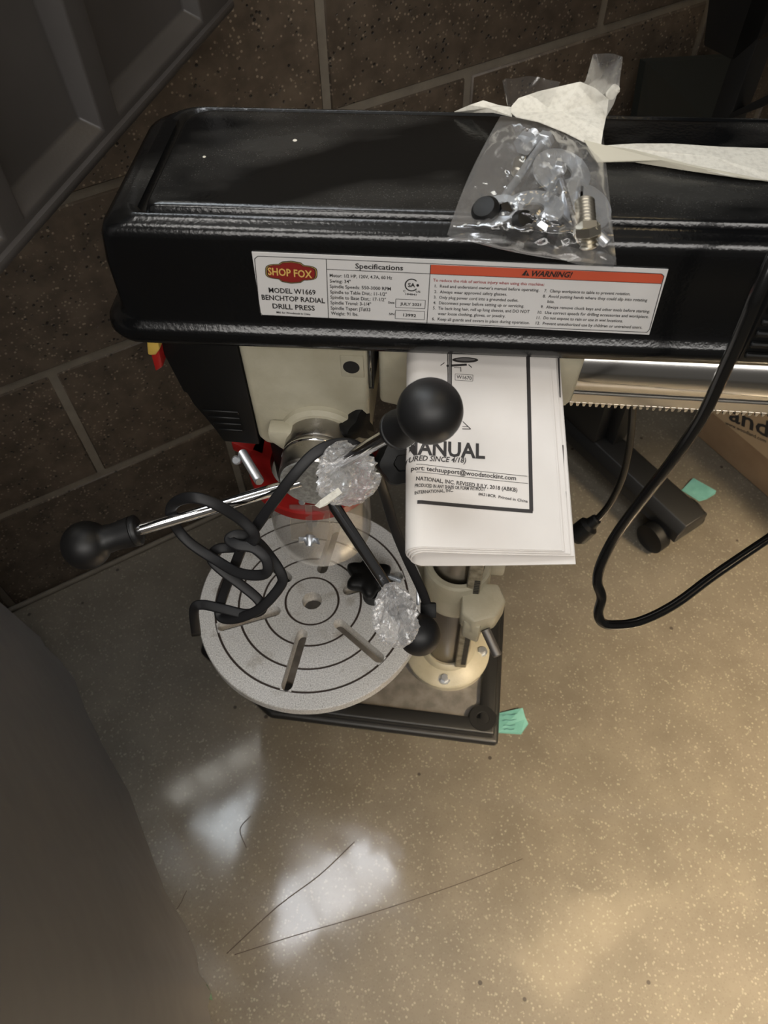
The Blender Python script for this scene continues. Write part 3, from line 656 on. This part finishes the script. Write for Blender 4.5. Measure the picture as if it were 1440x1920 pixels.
def badge(sc, lift, m, nm):
    B_ = Print(lab_inv, lab_fwd, lift); cx, cy = 365, 238; pts = []
    for a in range(0, 360, 6):
        t = math.radians(a); X = 168*math.copysign(abs(math.cos(t))**.45, math.cos(t)); Y = 50*math.copysign(abs(math.sin(t))**.55, math.sin(t))
        if abs(X) < 82: Y = math.copysign(50+24*math.sqrt(max(0, 1-(X/82)**2)), Y)
        pts.append(c3(cx+X*sc-0, cy+Y*(sc-.04 if sc < 1 else 1)+.045*X))
    B_.poly(pts[::-1]); B_.build(nm, m, pl)
badge(1.0, .0002, M_ink, 'badge_border'); badge(.965, .0003, M_gold, 'badge_trim'); badge(.945, .0004, M_ink, 'badge_edge'); badge(.90, .0005, M_badge, 'badge_field')
B_ = Print(lab_inv, lab_fwd, .0008); B_.text('SHOP FOX', c3(216, 250), c3(500, 272), 13.5, .02); B_.build('badge_lettering', M_gold, pl)
# =================================================================== rolled manual
man = empty('instruction_manual', mf(0, -.1, .66), 'white folded paper manual tucked under the black cover and hanging over the rail', 'manual')
MD = (.540, .542, .492, .485)   # depths TL TR BR BL
mTL, mTR, mBR, mBL = dep(764, 658, MD[0]), dep(1028, 666, MD[1]), dep(1044, 1022, MD[2]), dep(786, 1022, MD[3])
EW = (mTR-mTL); EW /= np.linalg.norm(EW); EH = (mBL-mTL)+(mBR-mTR); EH /= np.linalg.norm(EH); MN = np.cross(EW, EH); MN /= np.linalg.norm(MN)
if np.dot(MN, -ray(900, 850)) < 0: MN = -MN
MW = np.linalg.norm(mTR-mTL)
EH = EH-EW*np.dot(EH, EW); EH /= np.linalg.norm(EH); EWs = mTR-mTL
def man_inv(x, y):
    q = onp(x, y, mTL, MN)-mTL; return (np.dot(q, EW), -np.dot(q, EH))
LH = np.linalg.norm(mBL-mTL)
r0 = .0110
def man_fwd(s, t, l=0, thick=0, rr=r0):
    # s: distance right of the fold (front face), t: up (negative = down the page)
    h = -t; q = mTL+EH*h
    if s < rr:   # turn round the fold
        a = math.asin((rr-s)/rr) if s > 0 else math.pi/2-s/rr; return q+EW*(rr-rr*math.sin(a))-MN*(rr-rr*math.cos(a))+(MN*math.cos(a)-EW*math.sin(a))*l
    bulge = -.0010*math.sin(math.pi*min(1, (s-rr)/MW))
    return q+EW*s+MN*(l+bulge)
def sheet(name, wf_, wb_, d0, thick, topx, botx, shear, m, lab=None):
    # cross-section path: front right edge -> fold -> back right edge, d0 = depth under the cover sheet
    path = []
    rr = r0-d0
    for k in range(14): s = wf_+(r0-wf_)*k/13; path.append((s, -d0-.0010*math.sin(math.pi*min(1, (s-r0)/MW)), 0))
    for k in range(1, 15):
        a = math.pi*k/14; path.append((r0-rr*math.sin(a), -r0+rr*math.cos(a), k/14))
    for k in range(1, 14):
        f = k/13; path.append((r0+(wb_-r0)*f, -2*r0+d0+(r0*1.05)*f**1.3, 1))
    outer = []; n = len(path)
    pp = [np.array(p[:2]) for p in path]; inner = []
    for i in range(n):
        t = pp[min(i+1, n-1)]-pp[max(i-1, 0)]; t /= np.linalg.norm(t); nn = np.array([t[1], -t[0]]); inner.append(pp[i]-nn*thick)
    vs = []; fs = []
    HS = [(-.075, 1), (-.045, 1), (-.02, .6), (0, 0), (.25, 0), (.5, 0), (.75, 0), (1, 0)]
    for (h, bend) in HS:
        for lst in (pp, inner):
            for i in range(n):
                s, dn = lst[i]; sh = path[i][2]*shear
                if h > 0: H_ = (LH+botx+sh)*h; q = mTL+EH*H_
                elif h == 0: q = mTL.copy()
                else:   # the part wedged under the cover turns level
                    lev = YM*(-h)*.75; q = mTL-EH*.010+lev*1.0+ZZ*.001
                q = q+EW*s+MN*dn if h >= 0 else q+EW*s+(MN*.3+ZZ*.7)*dn
                vs.append(q)
    m2 = 2*n
    for j in range(len(HS)-1):
        for i in range(n-1):
            a = j*m2+i; b_ = (j+1)*m2+i; fs.append((a, a+1, b_+1, b_)); fs.append((a+n+1, a+n, b_+n, b_+n+1))
        for i in (0, n-1): fs.append((j*m2+i, (j+1)*m2+i, (j+1)*m2+n+i, j*m2+n+i))
    J = len(HS)-1
    for i in range(n-1): fs.append((J*m2+i, J*m2+i+1, J*m2+n+i+1, J*m2+n+i)); fs.append((i+1, i, n+i, n+i+1))
    o = mesh(name, vs, fs, m, man, smooth=True); return sharp(o, 45)
px = MW/264.0
cs = sheet('cover_sheet', MW, MW+.006, 0, .0004, 0, 0, .001, M_paper)
sheet('page_bundle', MW+4*px, MW+14*px, .0006, .0011, 0, .0006, .0025, M_paper)
sheet('page_bundle', MW+15*px, MW+19*px, .0020, .0010, 0, .0016, .0035, M_paper)
sheet('page_bundle', MW+22*px, MW+26*px, .0033, .0009, 0, .0026, .0045, M_paper)
Print.k = np.linalg.norm(np.array(man_inv(900, 860))-np.array(man_inv(910, 860)))/10
def c6(x, y): return (680+x/3.2727, 640+y/3.2727)
mp = Print(man_inv, man_fwd, .0003)
mp.text('OWNER\'S MANUAL'[8:], c6(250, 688), c6(752, 716), 27, .03); mp.text('(MODELS MANUFACTURED SINCE 4/18)'[15:], c6(262, 728), c6(636, 744), 9.5, .02, .25)
mp.text('port: techsupport@woodstockint.com', c6(300, 785), c6(942, 850), 8.2, .02)
mp.line(c6(330, 752), c6(1010, 826), .9); mp.line(c6(330, 800), c6(1014, 870), .9)
mp.text('NATIONAL, INC. REVISED JULY, 2018 (ABKB)', c6(328, 850), c6(950, 921), 7.2, .02); mp.text('PRODUCED IN ANY SHAPE OR FORM WITHOUT', c6(322, 892), c6(752, 916), 6.4, .02); mp.text('INTERNATIONAL, INC.', c6(322, 937), c6(556, 922), 6.0, .02)
mp.text('#6218CR  Printed in China', c6(710, 940), c6(1013, 988), 5.2, .015)
mp.line(c6(1015, 62), c6(1036, 1040), 7.2); mp.line(c6(336, 985), c6(1045, 1042), 7.2)
mp.text('W1670', c6(576, 226), c6(669, 234), 6.5, .01)
for p, q in (((568, 198), (678, 204)), ((678, 204), (676, 242)), ((676, 242), (567, 236)), ((567, 236), (568, 198))): mp.line(c6(*p), c6(*q), .8)
# the printed drill drawing: pole, round table, arm, foot
mp.line(c6(522, 45), c6(524, 280), 1.6); mp.line(c6(546, 45), c6(545, 280), 1.6)
mp.poly([c6(630+80*math.cos(a), 112+17*math.sin(a)) for a in [-2*math.pi*k/28 for k in range(28)]])
mp.line(c6(515, 150), c6(640, 140), 5); mp.line(c6(478, 148), c6(502, 130), 1.6); mp.line(c6(650, 140), c6(670, 158), 1.8); mp.line(c6(602, 155), c6(603, 184), 1.4); mp.line(c6(560, 158), c6(600, 160), 1.2)
mp.line(c6(615, 490), c6(663, 535), 1.6); mp.line(c6(612, 535), c6(664, 536), 1.6); mp.line(c6(612, 520), c6(650, 522), 1.2)
mp.build('printing', M_inkp, cs)
gr = Print(man_inv, man_fwd, .00045); gr.poly([c6(528, 50), c6(528, 270), c6(542, 270), c6(542, 50)][::1]); gr.poly([c6(630+60*math.cos(a), 110+9*math.sin(a)) for a in [-2*math.pi*k/28 for k in range(28)]])
gr.build('grey_printing', mat('grey_ink', (.16, .15, .145), .6), cs)
# black index tabs printed on the page edges
for (x, y0, y1, dd) in ((1047, 672, 746, 3.0), (1054, 835, 920, 3.2), (1059, 922, 1012, 3.4)):
    a = onp(x-2, y0, mTL-MN*(.0030 if x > 1050 else .0016), MN)+MN*.0006; b_ = onp(x+4, y1, mTL-MN*(.0030 if x > 1050 else .0016), MN)+MN*.0006
    a2 = onp(x+2.4, y0, mTL-MN*.002, MN)+MN*.0006; b2 = onp(x+0.0, y1, mTL-MN*.002, MN)+MN*.0006
    w = EW*2.4*px; mesh('index_mark', [a, a+w*1.6, b_, b_-w*.9], [(0, 1, 2, 3)], M_inkp, man, fix=False)
# =================================================================== cables
def cab_path(L): return [dep(x, y, d) for x, y, d in L]
view = lambda q: (q-CC)/np.linalg.norm(q-CC)
cable = empty('flat_cable', HC+np.array([0, -.01, .03]), 'flat black cable draped over the feed hub and tangled around the left handle', 'cable')
tube('strap', cab_path([(803, 1140, .73), (790, 1105, .72), (762, 1045, .70), (740, 990, .675), (722, 930, .645), (700, 872, .605), (670, 838, .583), (632, 832, .578), (590, 850, .575), (552, 890, .578), (515, 938, .59), (477, 992, .61), (461, 1010, .62), (442, 1056, .64), (423, 1103, .66), (411, 1145, .67),
      (420, 1160, .668), (451, 1158, .66), (490, 1139, .65), (525, 1100, .64), (528, 1078, .635), (506, 1043, .628), (480, 1015, .615), (448, 1003, .608), (430, 1011, .606), (446, 1022, .603), (477, 1028, .603), (500, 1050, .606), (497, 1076, .612), (451, 1075, .622), (403, 1049, .632), (355, 1017, .632), (328, 985, .625), (320, 958, .605), (332, 940, .585), (362, 933, .572), (403, 945, .575),
      (451, 974, .590), (477, 1003, .598), (466, 1021, .606), (440, 1026, .635), (407, 1030, .640), (397, 1049, .645), (419, 1072, .648), (451, 1096, .65), (483, 1123, .652), (491, 1143, .655), (461, 1151, .66), (419, 1142, .662), (380, 1134, .665), (364, 1143, .67), (368, 1190, .70)]), .0044, M_rubber, cable, seg=12, n=7, flat=.42, side=view)
ca = dep(808, 1142, .73); box('end_clip', lambda x, y, z: ca+R @ np.array([x, y, z]), -.010, .005, -.006, .008, -.004, .006, M_black, cable, bv=.001)
box('clip_pin', lambda x, y, z: ca+R @ np.array([x, y, z]), -.014, -.011, -.022, -.004, -.003, .003, M_zinc, cable, bv=.0006)
pc = tube('power_cord', [mf(.31, -.02, .800), mf(.29, -.06, .826)]+cab_path([(1560, 330, .40), (1470, 450, .40), (1425, 540, .41), (1398, 605, .425), (1360, 690, .45), (1316, 782, .48), (1262, 862, .51), (1205, 935, .545), (1155, 1003, .58), (1128, 1055, .60), (1120, 1090, .612), (1128, 1120, .622), (1122, 1148, .632), (1128, 1166, .638), (1150, 1172, .642), (1200, 1165, .65), (1265, 1133, .66), (1340, 1078, .67), (1440, 1010, .68), (1560, 930, .70)])+[mf(.42, .01, .50), mf(.56, .01, .60)], .0041, M_gloss, seg=14, n=8)
tag(pc, 'thick glossy black power cord looping down in front of the cover on the right', 'cord')
hc = empty('plugged_cord', onY(1187, 745, .05), 'thin black cord hanging behind the rail with its plug end near the stand foot', 'cord')
Lc = [mf(.1449, .05, .56), mf(.1449, .05, .53), mf(.1455, .05, .45), mf(.144, .051, .38)]
Lc = [dep(1192, 700, .78), dep(1187, 752, .80), dep(1184, 800, .83), dep(1178, 850, .86), (dep(1165, 900, .89)), dep(1143, 945, .92), dep(1118, 975, .94), dep(1100, 990, .95)]
tube('cord', Lc, .0042, M_gloss, hc, seg=10, n=6)
d = Lc[-1]-dep(1085, 1003, .955); lathe('plug', [(.005, -.012), (.007, -.010), (.0085, 0), (.013, .004), (.014, .024), (.010, .030)], dep(1108, 982, .945), dep(1082, 1004, .96)-dep(1108, 982, .945), M_black, hc, seg=20)
# =================================================================== things lying about
sk = empty('star_knob', mf(-.1008, -.0131, .262), 'loose black star knob lying on the round table with its steel stud showing', 'knob')
kc = atz(692, 1082, .285); KA = R @ np.array([.12, -.62, -.78])
lathe('grip', [(.008, -.012), (.022, -.008), (.0255, -.003), (.0255, .003), (.022, .007), (.008, .008)], kc, KA, M_black, sk, seg=84, rfun=lobed(6, .16), auto=60)
lathe('seat', [(.013, -.004), (.012, .012)], atz(700, 1112, .268)-ZZ*.004, ZZ, M_black, sk, seg=28)
s0 = atz(728, 1080, .272); s1 = atz(752, 1089, .268); screw('stud', s0, s1-s0, .0035, np.linalg.norm(s1-s0), sk)
# crumpled films
def crumple(name, c, ax, L, rad, seedv, label):
    u, v, a = basis(ax); b = bmesh.new(); bmesh.ops.create_icosphere(b, subdivisions=5, radius=1)
    for w in b.verts:
        p = w.co.copy(); q = p*2.2+Vector((seedv, 0, 0))
        n1 = abs(mn.noise(q*1.3)); n2 = abs(mn.noise(q*3.1)); n3 = abs(mn.noise(q*7))
        f = 1.10-.50*n1-.34*n2-.06*n3
        r = rad(p.z)
        w.co = Vector(tuple(np.array(c)+u*p.x*r*f+v*p.y*r*f+a*p.z*L*(.9+.2*f-.2)))
    me = bpy.data.meshes.new(name); b.to_mesh(me); b.free(); o = link(name, me, M_wrap, None, True)
    for p in me.polygons: p.use_smooth = False
    sharp(o, 28); return tag(o, label, 'plastic film')
crumple('plastic_wrap', dep(650, 888, .578), R @ np.array([.35, 1, .1]), .028, lambda z: .0245+.003*math.sin(3*z), 3.1, 'crumpled clear plastic film stuck on the hub where the handles meet')
crumple('plastic_wrap', dep(741, 1153, .655), R @ np.array([.12, 1, .1]), .032, lambda z: .0195+.0035*z, 9.4, 'crumpled clear plastic film wrapped around the neck of the lowest handle knob')
fl_ = mesh('film_strip', [dep(x, y, d) for x, y, d in ((634, 914, .558), (600, 938, .562), (590, 948, .565), (599, 953, .560), (612, 948, .560), (642, 924, .556))], [(0, 1, 3, 5), (1, 2, 3), (3, 4, 5)], M_tape)
tag(fl_, 'short white film strip hanging off the feed hub above the red collar', 'strip')
# teal papers
def note(name, pts, label, cur=.004):
    P = [atz(x, y, z) for x, y, z in pts]; o = mesh(name, P+[p-ZZ*.0006 for p in P], [tuple(range(len(P))), tuple(range(2*len(P)-1, len(P)-1, -1))]+[(i, (i+1) % len(P), len(P)+(i+1) % len(P), len(P)+i) for i in range(len(P))], M_teal)
    return tag(o, label, 'paper scrap')
n1 = note('teal_paper', [(936, 1337, .004), (980, 1327, .008), (985, 1345, .004), (991, 1357, .001), (977, 1377, .003), (932, 1374, .001)], 'teal paper scrap on the floor at the corner of the drill base')
for k, y in enumerate((1342, 1352, 1361, 1368)):
    a, b_ = atz(942+k, y, .0082-.0012*k), atz(970-2*k, y-4+k, .0088-.0015*k)
    tube('scribble', [a, a+(b_-a)*.3+ZZ*.0003+YM*.001, a+(b_-a)*.6-YM*.001, b_], .00045, mat('teal_ink', (.07, .2, .19), .7), n1, seg=5, n=3)
note('teal_paper', [(1300, 896, .005), (1343, 920, .006), (1341, 926, .001), (1325, 936, .001), (1311, 940, .001), (1278, 919, .001)], 'teal paper scrap on the floor beside the cardboard box')
# =================================================================== cardboard box
bx = atz(1300, 812, 0); by = atz(1445, 938, 0); ub = (by-bx)/np.linalg.norm(by-bx); nb = np.array([ub[1], -ub[0], 0]); nb = -nb if np.dot(nb, CC-bx) < 0 else nb
def xf(u, d, z): return bx+ub*u+nb*d+ZZ*z
cb = empty('cardboard_box', xf(.2, -.1, 0), 'brown cardboard shipping box with printed label, on the floor behind the cord', 'box')
box('carton', xf, 0, .42, -.26, 0, .001, .21, M_card, cb, bv=.002)
mesh('flap', [xf(-.002, -.02, .12), xf(-.05, -.06, .04), xf(-.05, -.26, .04), xf(-.002, -.26, .12)]+[xf(-.004, -.02, .118), xf(-.052, -.06, .038), xf(-.052, -.26, .038), xf(-.004, -.26, .118)], [(0, 1, 2, 3), (7, 6, 5, 4), (0, 4, 5, 1), (1, 5, 6, 2), (2, 6, 7, 3), (3, 7, 4, 0)], M_card, cb)
def b_inv(x, y):
    q = onp(x, y, bx+nb*.0006, nb)-bx; return (np.dot(q, ub), q[2])
def b_fwd(s, t, l=0): return xf(s, .0006+l, t)
lbv = [b_inv(1322, 748), b_inv(1345, 748), b_inv(1436, 820), b_inv(1500, 872), b_inv(1500, 640), b_inv(1322, 640)]
s0, t0 = b_inv(1325, 753); s1, t1 = b_inv(1433, 823); bl = mesh('label', [b_fwd(s0, .070), b_fwd(.41, .070), b_fwd(.41, .185), b_fwd(s0, .185)], [(0, 1, 2, 3)], M_cardl, cb, fix=False)
Bp = Print(b_inv, b_fwd, .0004); Bp.k = .0006
Bp.text('and', (1366, 786), (1440, 820), 30, .02); Bp.text('www.woodland.com', (1360, 795), (1436, 830), 6.5, .01); Bp.build('printing', M_inkp, bl)
# =================================================================== mobile stand on the right
fa = atz(1098, 792, .075); fb = atz(1303, 978, .075); uf = (fb-fa)/np.linalg.norm(fb-fa); nf = np.array([-uf[1], uf[0], 0]); LF = np.linalg.norm(fb-fa)
def ff(u, d, z): return np.array([fa[0], fa[1], 0])+uf*u+nf*d+ZZ*z
st = empty('desk_stand', ff(0, 0, 0), 'black steel stand with a straight foot on a caster behind the drill', 'stand')
prism('foot', [ff(-.10, -.032, .040), ff(-.10, -.032, .062), ff(-.10, -.020, .078), ff(-.10, .024, .078), ff(-.10, .032, .070), ff(-.10, .032, .040)], uf*(LF+.10), M_desk, st, bv=.002)
cs_ = lathe('caster', [(.020, -.012), (.026, -.010), (.026, .010), (.020, .012)], ff(LF-.032, -.040, .026), nf, M_black, st, seg=32)
lathe('caster', [(.020, -.012), (.026, -.010), (.026, .010), (.020, .012)], ff(LF-.032, .040, .026), nf, M_black, st, seg=32)
lathe('caster_stem', [(.008, .0), (.008, .02)], ff(LF-.03, 0, .022), ZZ, M_zinc, st, seg=16)
sp_ = lambda x, y, d=0: onp(x, y, ff(0, d, 0), nf)
pl_, pr_ = sp_(1150, 760), sp_(1176, 760)
prism('post', [np.array([p[0], p[1], z]) for p, z in ((pl_, .078), (pr_, .078), (pr_, 1.0), (pl_, 1.0))], nf*.03, M_desk, st, bv=.002)
prism('unseen_desk_top', [np.array(p) for p in ((.24, .30, 1.0), (1.25, .30, 1.0), (1.25, .98, 1.0), (.40, .98, 1.0), (.24, .90, 1.0))], (0, 0, .025), M_desk, st, bv=.003)  # top out of view, added and sized to shade the wall at upper right
box('post_bracket', ff, -.06, .045, -.024, .024, .078, .19, M_desk, st, bv=.003)
prism('apron', [sp_(1318, 86, .0), sp_(1376, 116), sp_(1440, 60), sp_(1560, 40), sp_(1560, -150), sp_(1345, -150)], nf*.02, M_desk, st, bv=.002)
prism('cross_bar', [sp_(1366, 214), sp_(1362, 226), sp_(1480, 182), sp_(1480, 158)], nf*.02, M_desk, st, bv=.001)
wp_ = lambda x, y, d: onp(x, y, wf(0, d, 0), NW)
db = empty('dark_board', wf(1.30, .03, 0), 'dark flat board leaning on the block wall behind the drill at upper right', 'board')
q1, q2 = wp_(1195, 225, .03), wp_(1350, 225, .03)
prism('board', [wp_(1200, 110, .02), wp_(1376, 100, .02), wp_(1330, 232, .04), np.array([q2[0], q2[1], .002])+NW*.04, np.array([q1[0], q1[1], .002])+NW*.04], NW*.012, M_darkboard, db)
# =================================================================== tape and bag on the cover
def sheet_px(name, pts, m, parent=None, th=.0005):
    P = [atz(*p) for p in pts]; n = len(P); c = sum(P)/n; c = c+ZZ*.0008
    vs = P+[c]+[p-ZZ*th for p in P]+[c-ZZ*th]
    fs = [(i, (i+1) % n, n) for i in range(n)]+[((i+1) % n+n+1, i+n+1, 2*n+1) for i in range(n)]+[(i, i+n+1, (i+1) % n+n+1, (i+1) % n) for i in range(n)]
    return mesh(name, vs, fs, m, parent)
tp = empty('paper_tape', atz(1050, 215, .8000), 'cream paper tape strip holding the clear hardware bag on the cover', 'tape')
sheet_px('patch', [(959, 199, .8140), (972, 184, .8180), (1010, 171, .8220), (1088, 153, .8280), (1116, 165, .8250), (1141, 186, .8190), (1138, 212, .8160), (1131, 245, .8140), (1127, 273, .8100), (1095, 266, .8110), (1060, 248, .8130), (1010, 228, .8150), (968, 219, .8140), (958, 211, .8130)], M_tape, tp)
sheet_px('left_end', [(852, 209, .8020), (880, 197, .8080), (906, 188, .8110), (935, 197, .8100), (961, 201, .8130), (960, 218, .8110), (925, 210, .8080), (885, 210, .8020)], M_tape, tp)
sheet_px('right_strip', [(1127, 273, .8090), (1190, 269, .8080), (1260, 269, .8070), (1350, 275, .8050), (1440, 278, .8030), (1560, 285, .8010), (1560, 362, .8000), (1440, 339, .8010), (1360, 328, .8030), (1260, 304, .8050), (1180, 283, .8070)], M_tape, tp)
sheet_px('folded_flap', [(1095, 262, .8125), (1128, 271, .8105), (1190, 281, .8085), (1290, 307, .8055), (1440, 338, .8022), (1410, 336, .8020), (1290, 319, .8025), (1190, 303, .8030), (1120, 303, .8040)], M_tape2, tp)
bag = empty('hardware_bag', atz(1000, 350, .8000), 'clear plastic bag of bolts and washers lying on the black cover', 'bag')
TLb, TRb, BRb, BLb = (938, 218), (1128, 222), (1156, 497), (838, 441)
def bagpt(a, b_, h):
    ex = 1-b_; x = (1-a)*((1-b_)*TLb[0]+b_*BLb[0])+a*((1-b_)*TRb[0]+b_*BRb[0]); y = (1-a)*((1-b_)*TLb[1]+b_*BLb[1])+a*((1-b_)*TRb[1]+b_*BRb[1])
    x += -14*math.sin(math.pi*b_)*(1-a)*.6; y += 10*math.sin(math.pi*a)*b_; return atz(x, y, h)
def bag_sheet(topside):
    vs = []; fs = []; N1, N2 = 44, 52
    for j in range(N2+1):
        for i in range(N1+1):
            a, b_ = i/N1, j/N2; p = bagpt(a, b_, .8000)
            env = (math.sin(math.pi*a)**.6)*(math.sin(math.pi*min(1, b_*.93+.07))**.5)
            ym = np.dot(p-O, YM)
            base_h = .8005 if ym > -.066 else .8005-(-.066-ym)*.35
            if topside:
                wr = .0035*abs(mn.noise(Vector((a*7+b_*3, b_*5, 1.3))))+.0022*abs(mn.noise(Vector((a*17-b_*9, b_*12, 4.3))))+.0008*mn.noise(Vector((a*45, b_*30, 2)))
                h = base_h+.0006+env*(.014+wr*1.6-.004*b_)+.001*abs(mn.noise(Vector((a*20, b_*20, 9))))
            else: h = base_h+.0003*mn.noise(Vector((a*9, b_*9, 0)))
            vs.append(bagpt(a, b_, h))
    n = N1+1
    for j in range(N2):
        for i in range(N1): fs.append((j*n+i, j*n+i+1, (j+1)*n+i+1, (j+1)*n+i))
    return vs, fs
v1, f1 = bag_sheet(True); mesh('upper_film', v1, f1, M_bag, bag, smooth=True)
v1, f1 = bag_sheet(False); mesh('lower_film', v1, f1, M_bag, bag, smooth=True)
edge = [bagpt(0, k/20, .8012) for k in range(21)]+[bagpt(k/20, 1, .8005-max(0, (-.066-np.dot(bagpt(k/20, 1, .8000)-O, YM)))*.35) for k in range(1, 21)]+[bagpt(1, 1-k/20, .8012) for k in range(1, 21)]
def film_poly(name, pts):
    P = [atz(*p) for p in pts]; n = len(P); b = bmesh.new(); f = b.faces.new([b.verts.new(V3(p)) for p in P]); bmesh.ops.triangulate(b, faces=[f])
    bmesh.ops.subdivide_edges(b, edges=b.edges[:], cuts=5, use_grid_fill=True)
    for v in b.verts: v.co += Vector((0, 0, .0035*mn.noise(v.co*60)))
    me = bpy.data.meshes.new(name); b.to_mesh(me); b.free(); return link(name, me, M_bag, bag, True)
film_poly('bag_corner', [(955, 205, .8110), (942, 152, .8240), (948, 144, .8280), (1015, 144, .8300), (1050, 160, .8280), (1030, 200, .8180)])
film_poly('bag_corner', [(1078, 165, .8240), (1098, 150, .8320), (1112, 102, .8520), (1168, 107, .8540), (1160, 170, .8380), (1150, 198, .8280), (1136, 222, .8180), (1125, 200, .8180)])
film_poly('bag_corner', [(1100, 160, .8280), (1166, 108, .8560), (1158, 168, .8400), (1120, 185, .8260)])
film_poly('bag_seam', [(836, 441, .8010), (838, 447, .8000), (1000, 462, .7980), (1100, 500, .796), (1150, 502, .796), (1157, 480, .798), (1070, 462, .7970), (960, 448, .7995), (880, 432, .8020)])
# contents: each loose thing on its own
def washer(cx, cy, z, r, tilt, label, ri=.35):
    o = lathe('washer', [(r, 0), (r, .0016), (r*ri, .0016), (r*ri, 0)], atz(cx, cy, z), R @ np.array(tilt), M_zinc, None, seg=48, closed=True)
    return tag(o, label, 'washer')
washer(1052, 325, .8055, .0185, (.15, -.35, -.9), 'zinc washer in the bag just below the tape patch')
washer(1000, 395, .8055, .0180, (-.1, -.55, -.8), 'zinc washer in the middle of the bag bottom, beside the black nuts')
washer(1096, 390, .8035, .0165, (.2, -.3, -.95), 'zinc washer under the upright threaded bolt at the right of the bag')
washer(935, 396, .8075, .0120, (-.3, -.45, -.8), 'small washer around the leftmost black cap in the bag', .5)
def bolt(p, q, r, hr, label, thread=1.0, m=M_zinc):
    p = np.array(p); q = np.array(q); L = np.linalg.norm(q-p); e = empty('bolt', p, label, 'bolt')
    lathe('head', [(hr, -.005), (hr, 0), (hr*.9, .0006)], p, q-p, m, e, seg=6, auto=20)
    if thread < 1: lathe('shank', [(r, 0), (r, L*(1-thread))], p, q-p, m, e, seg=20)
    screw('thread', p+(q-p)*(1-thread), q-p, r, L*thread, e, m, .0022 if r > .005 else .0014); return e
M_brass = mat('dull_zinc', (.52, .49, .42), .33, 1)
bolt(atz(1100, 428, .8080), atz(1096, 376, .8140), .0058, .0080, 'thick threaded bolt standing out at the lower right of the bag', m=M_brass)
bolt(atz(1102, 440, .8060), atz(1104, 462, .8000), .0055, .008, 'short bolt end below the thick threaded bolt in the bag', m=M_brass)
bolt(atz(1018, 268, .8090), atz(935, 384, .8080), .0024, .0060, 'long slim bolt running diagonally across the left of the bag', .4)
bolt(atz(1046, 322, .8125), atz(1024, 372, .8120), .0020, .0045, 'short slim bolt pointing down over the middle washer in the bag', .5)
bolt(atz(988, 265, .8080), atz(1002, 250, .8080), .004, .007, 'stubby hex bolt at the top of the bag under the tape', .6)
def cap(x, y, z, r, ax, label):
    o = lathe('cap_nut', [(r*.4, -.006), (r, -.005), (r, .004), (r*.75, .007), (0, .008)], atz(x, y, z), R @ np.array(ax), M_darkchrome if r < .007 else M_black, None, seg=6 if r < .007 else 28, auto=25); return tag(o, label, 'nut')
cap(913, 399, .8070, .0085, (-.4, -.2, -.9), 'round black cap at the lower left corner inside the bag')
cap(978, 424, .8060, .0080, (.3, -.2, -.9), 'black nut left of centre at the bag bottom edge')
cap(948, 407, .8050, .0065, (.1, -.5, -.8), 'dark steel nut between the two black caps in the bag')
cap(1010, 432, .8040, .0065, (.4, -.5, -.6), 'dark steel nut right of the black nut at the bag bottom edge')
cap(1040, 440, .8020, .0060, (.1, -.5, -.6), 'dark steel nut left of the thick threaded bolt at the bag bottom')
def pinrod(p, q, r, m, label):
    p = np.array(p); q = np.array(q); L = np.linalg.norm(q-p); return tag(lathe('pin', [(r*.7, 0), (r, .001), (r, L-.001), (r*.7, L)], p, q-p, m, None, seg=20), label, 'pin')
pinrod(atz(1120, 437, .8040), atz(1140, 458, .8000), .0032, M_zinc, 'short steel pin at the lower right corner of the bag')
pinrod(atz(1141, 182, .8250), atz(1157, 163, .8320), .0032, M_tape, 'white pin in the bag corner beyond the tape')
pinrod(atz(975, 300, .8080), atz(968, 325, .8070), .0036, M_brass, 'dull pin at the upper left inside the bag')
k = empty('hex_key', atz(1075, 400, .81), 'bent hex key with a V shape in the middle right of the bag', 'hex key')
tube('key_arm', [atz(1050, 325, .8120), atz(1080, 425, .8080), atz(1082, 432, .8070), atz(1085, 424, .8080), atz(1090, 352, .8110)], .0016, M_chrome, k, seg=6, n=4, sm=False)
print('tris', sum(len(o.data.polygons) for o in bpy.data.objects if o.type == 'MESH'), len(bpy.data.objects))
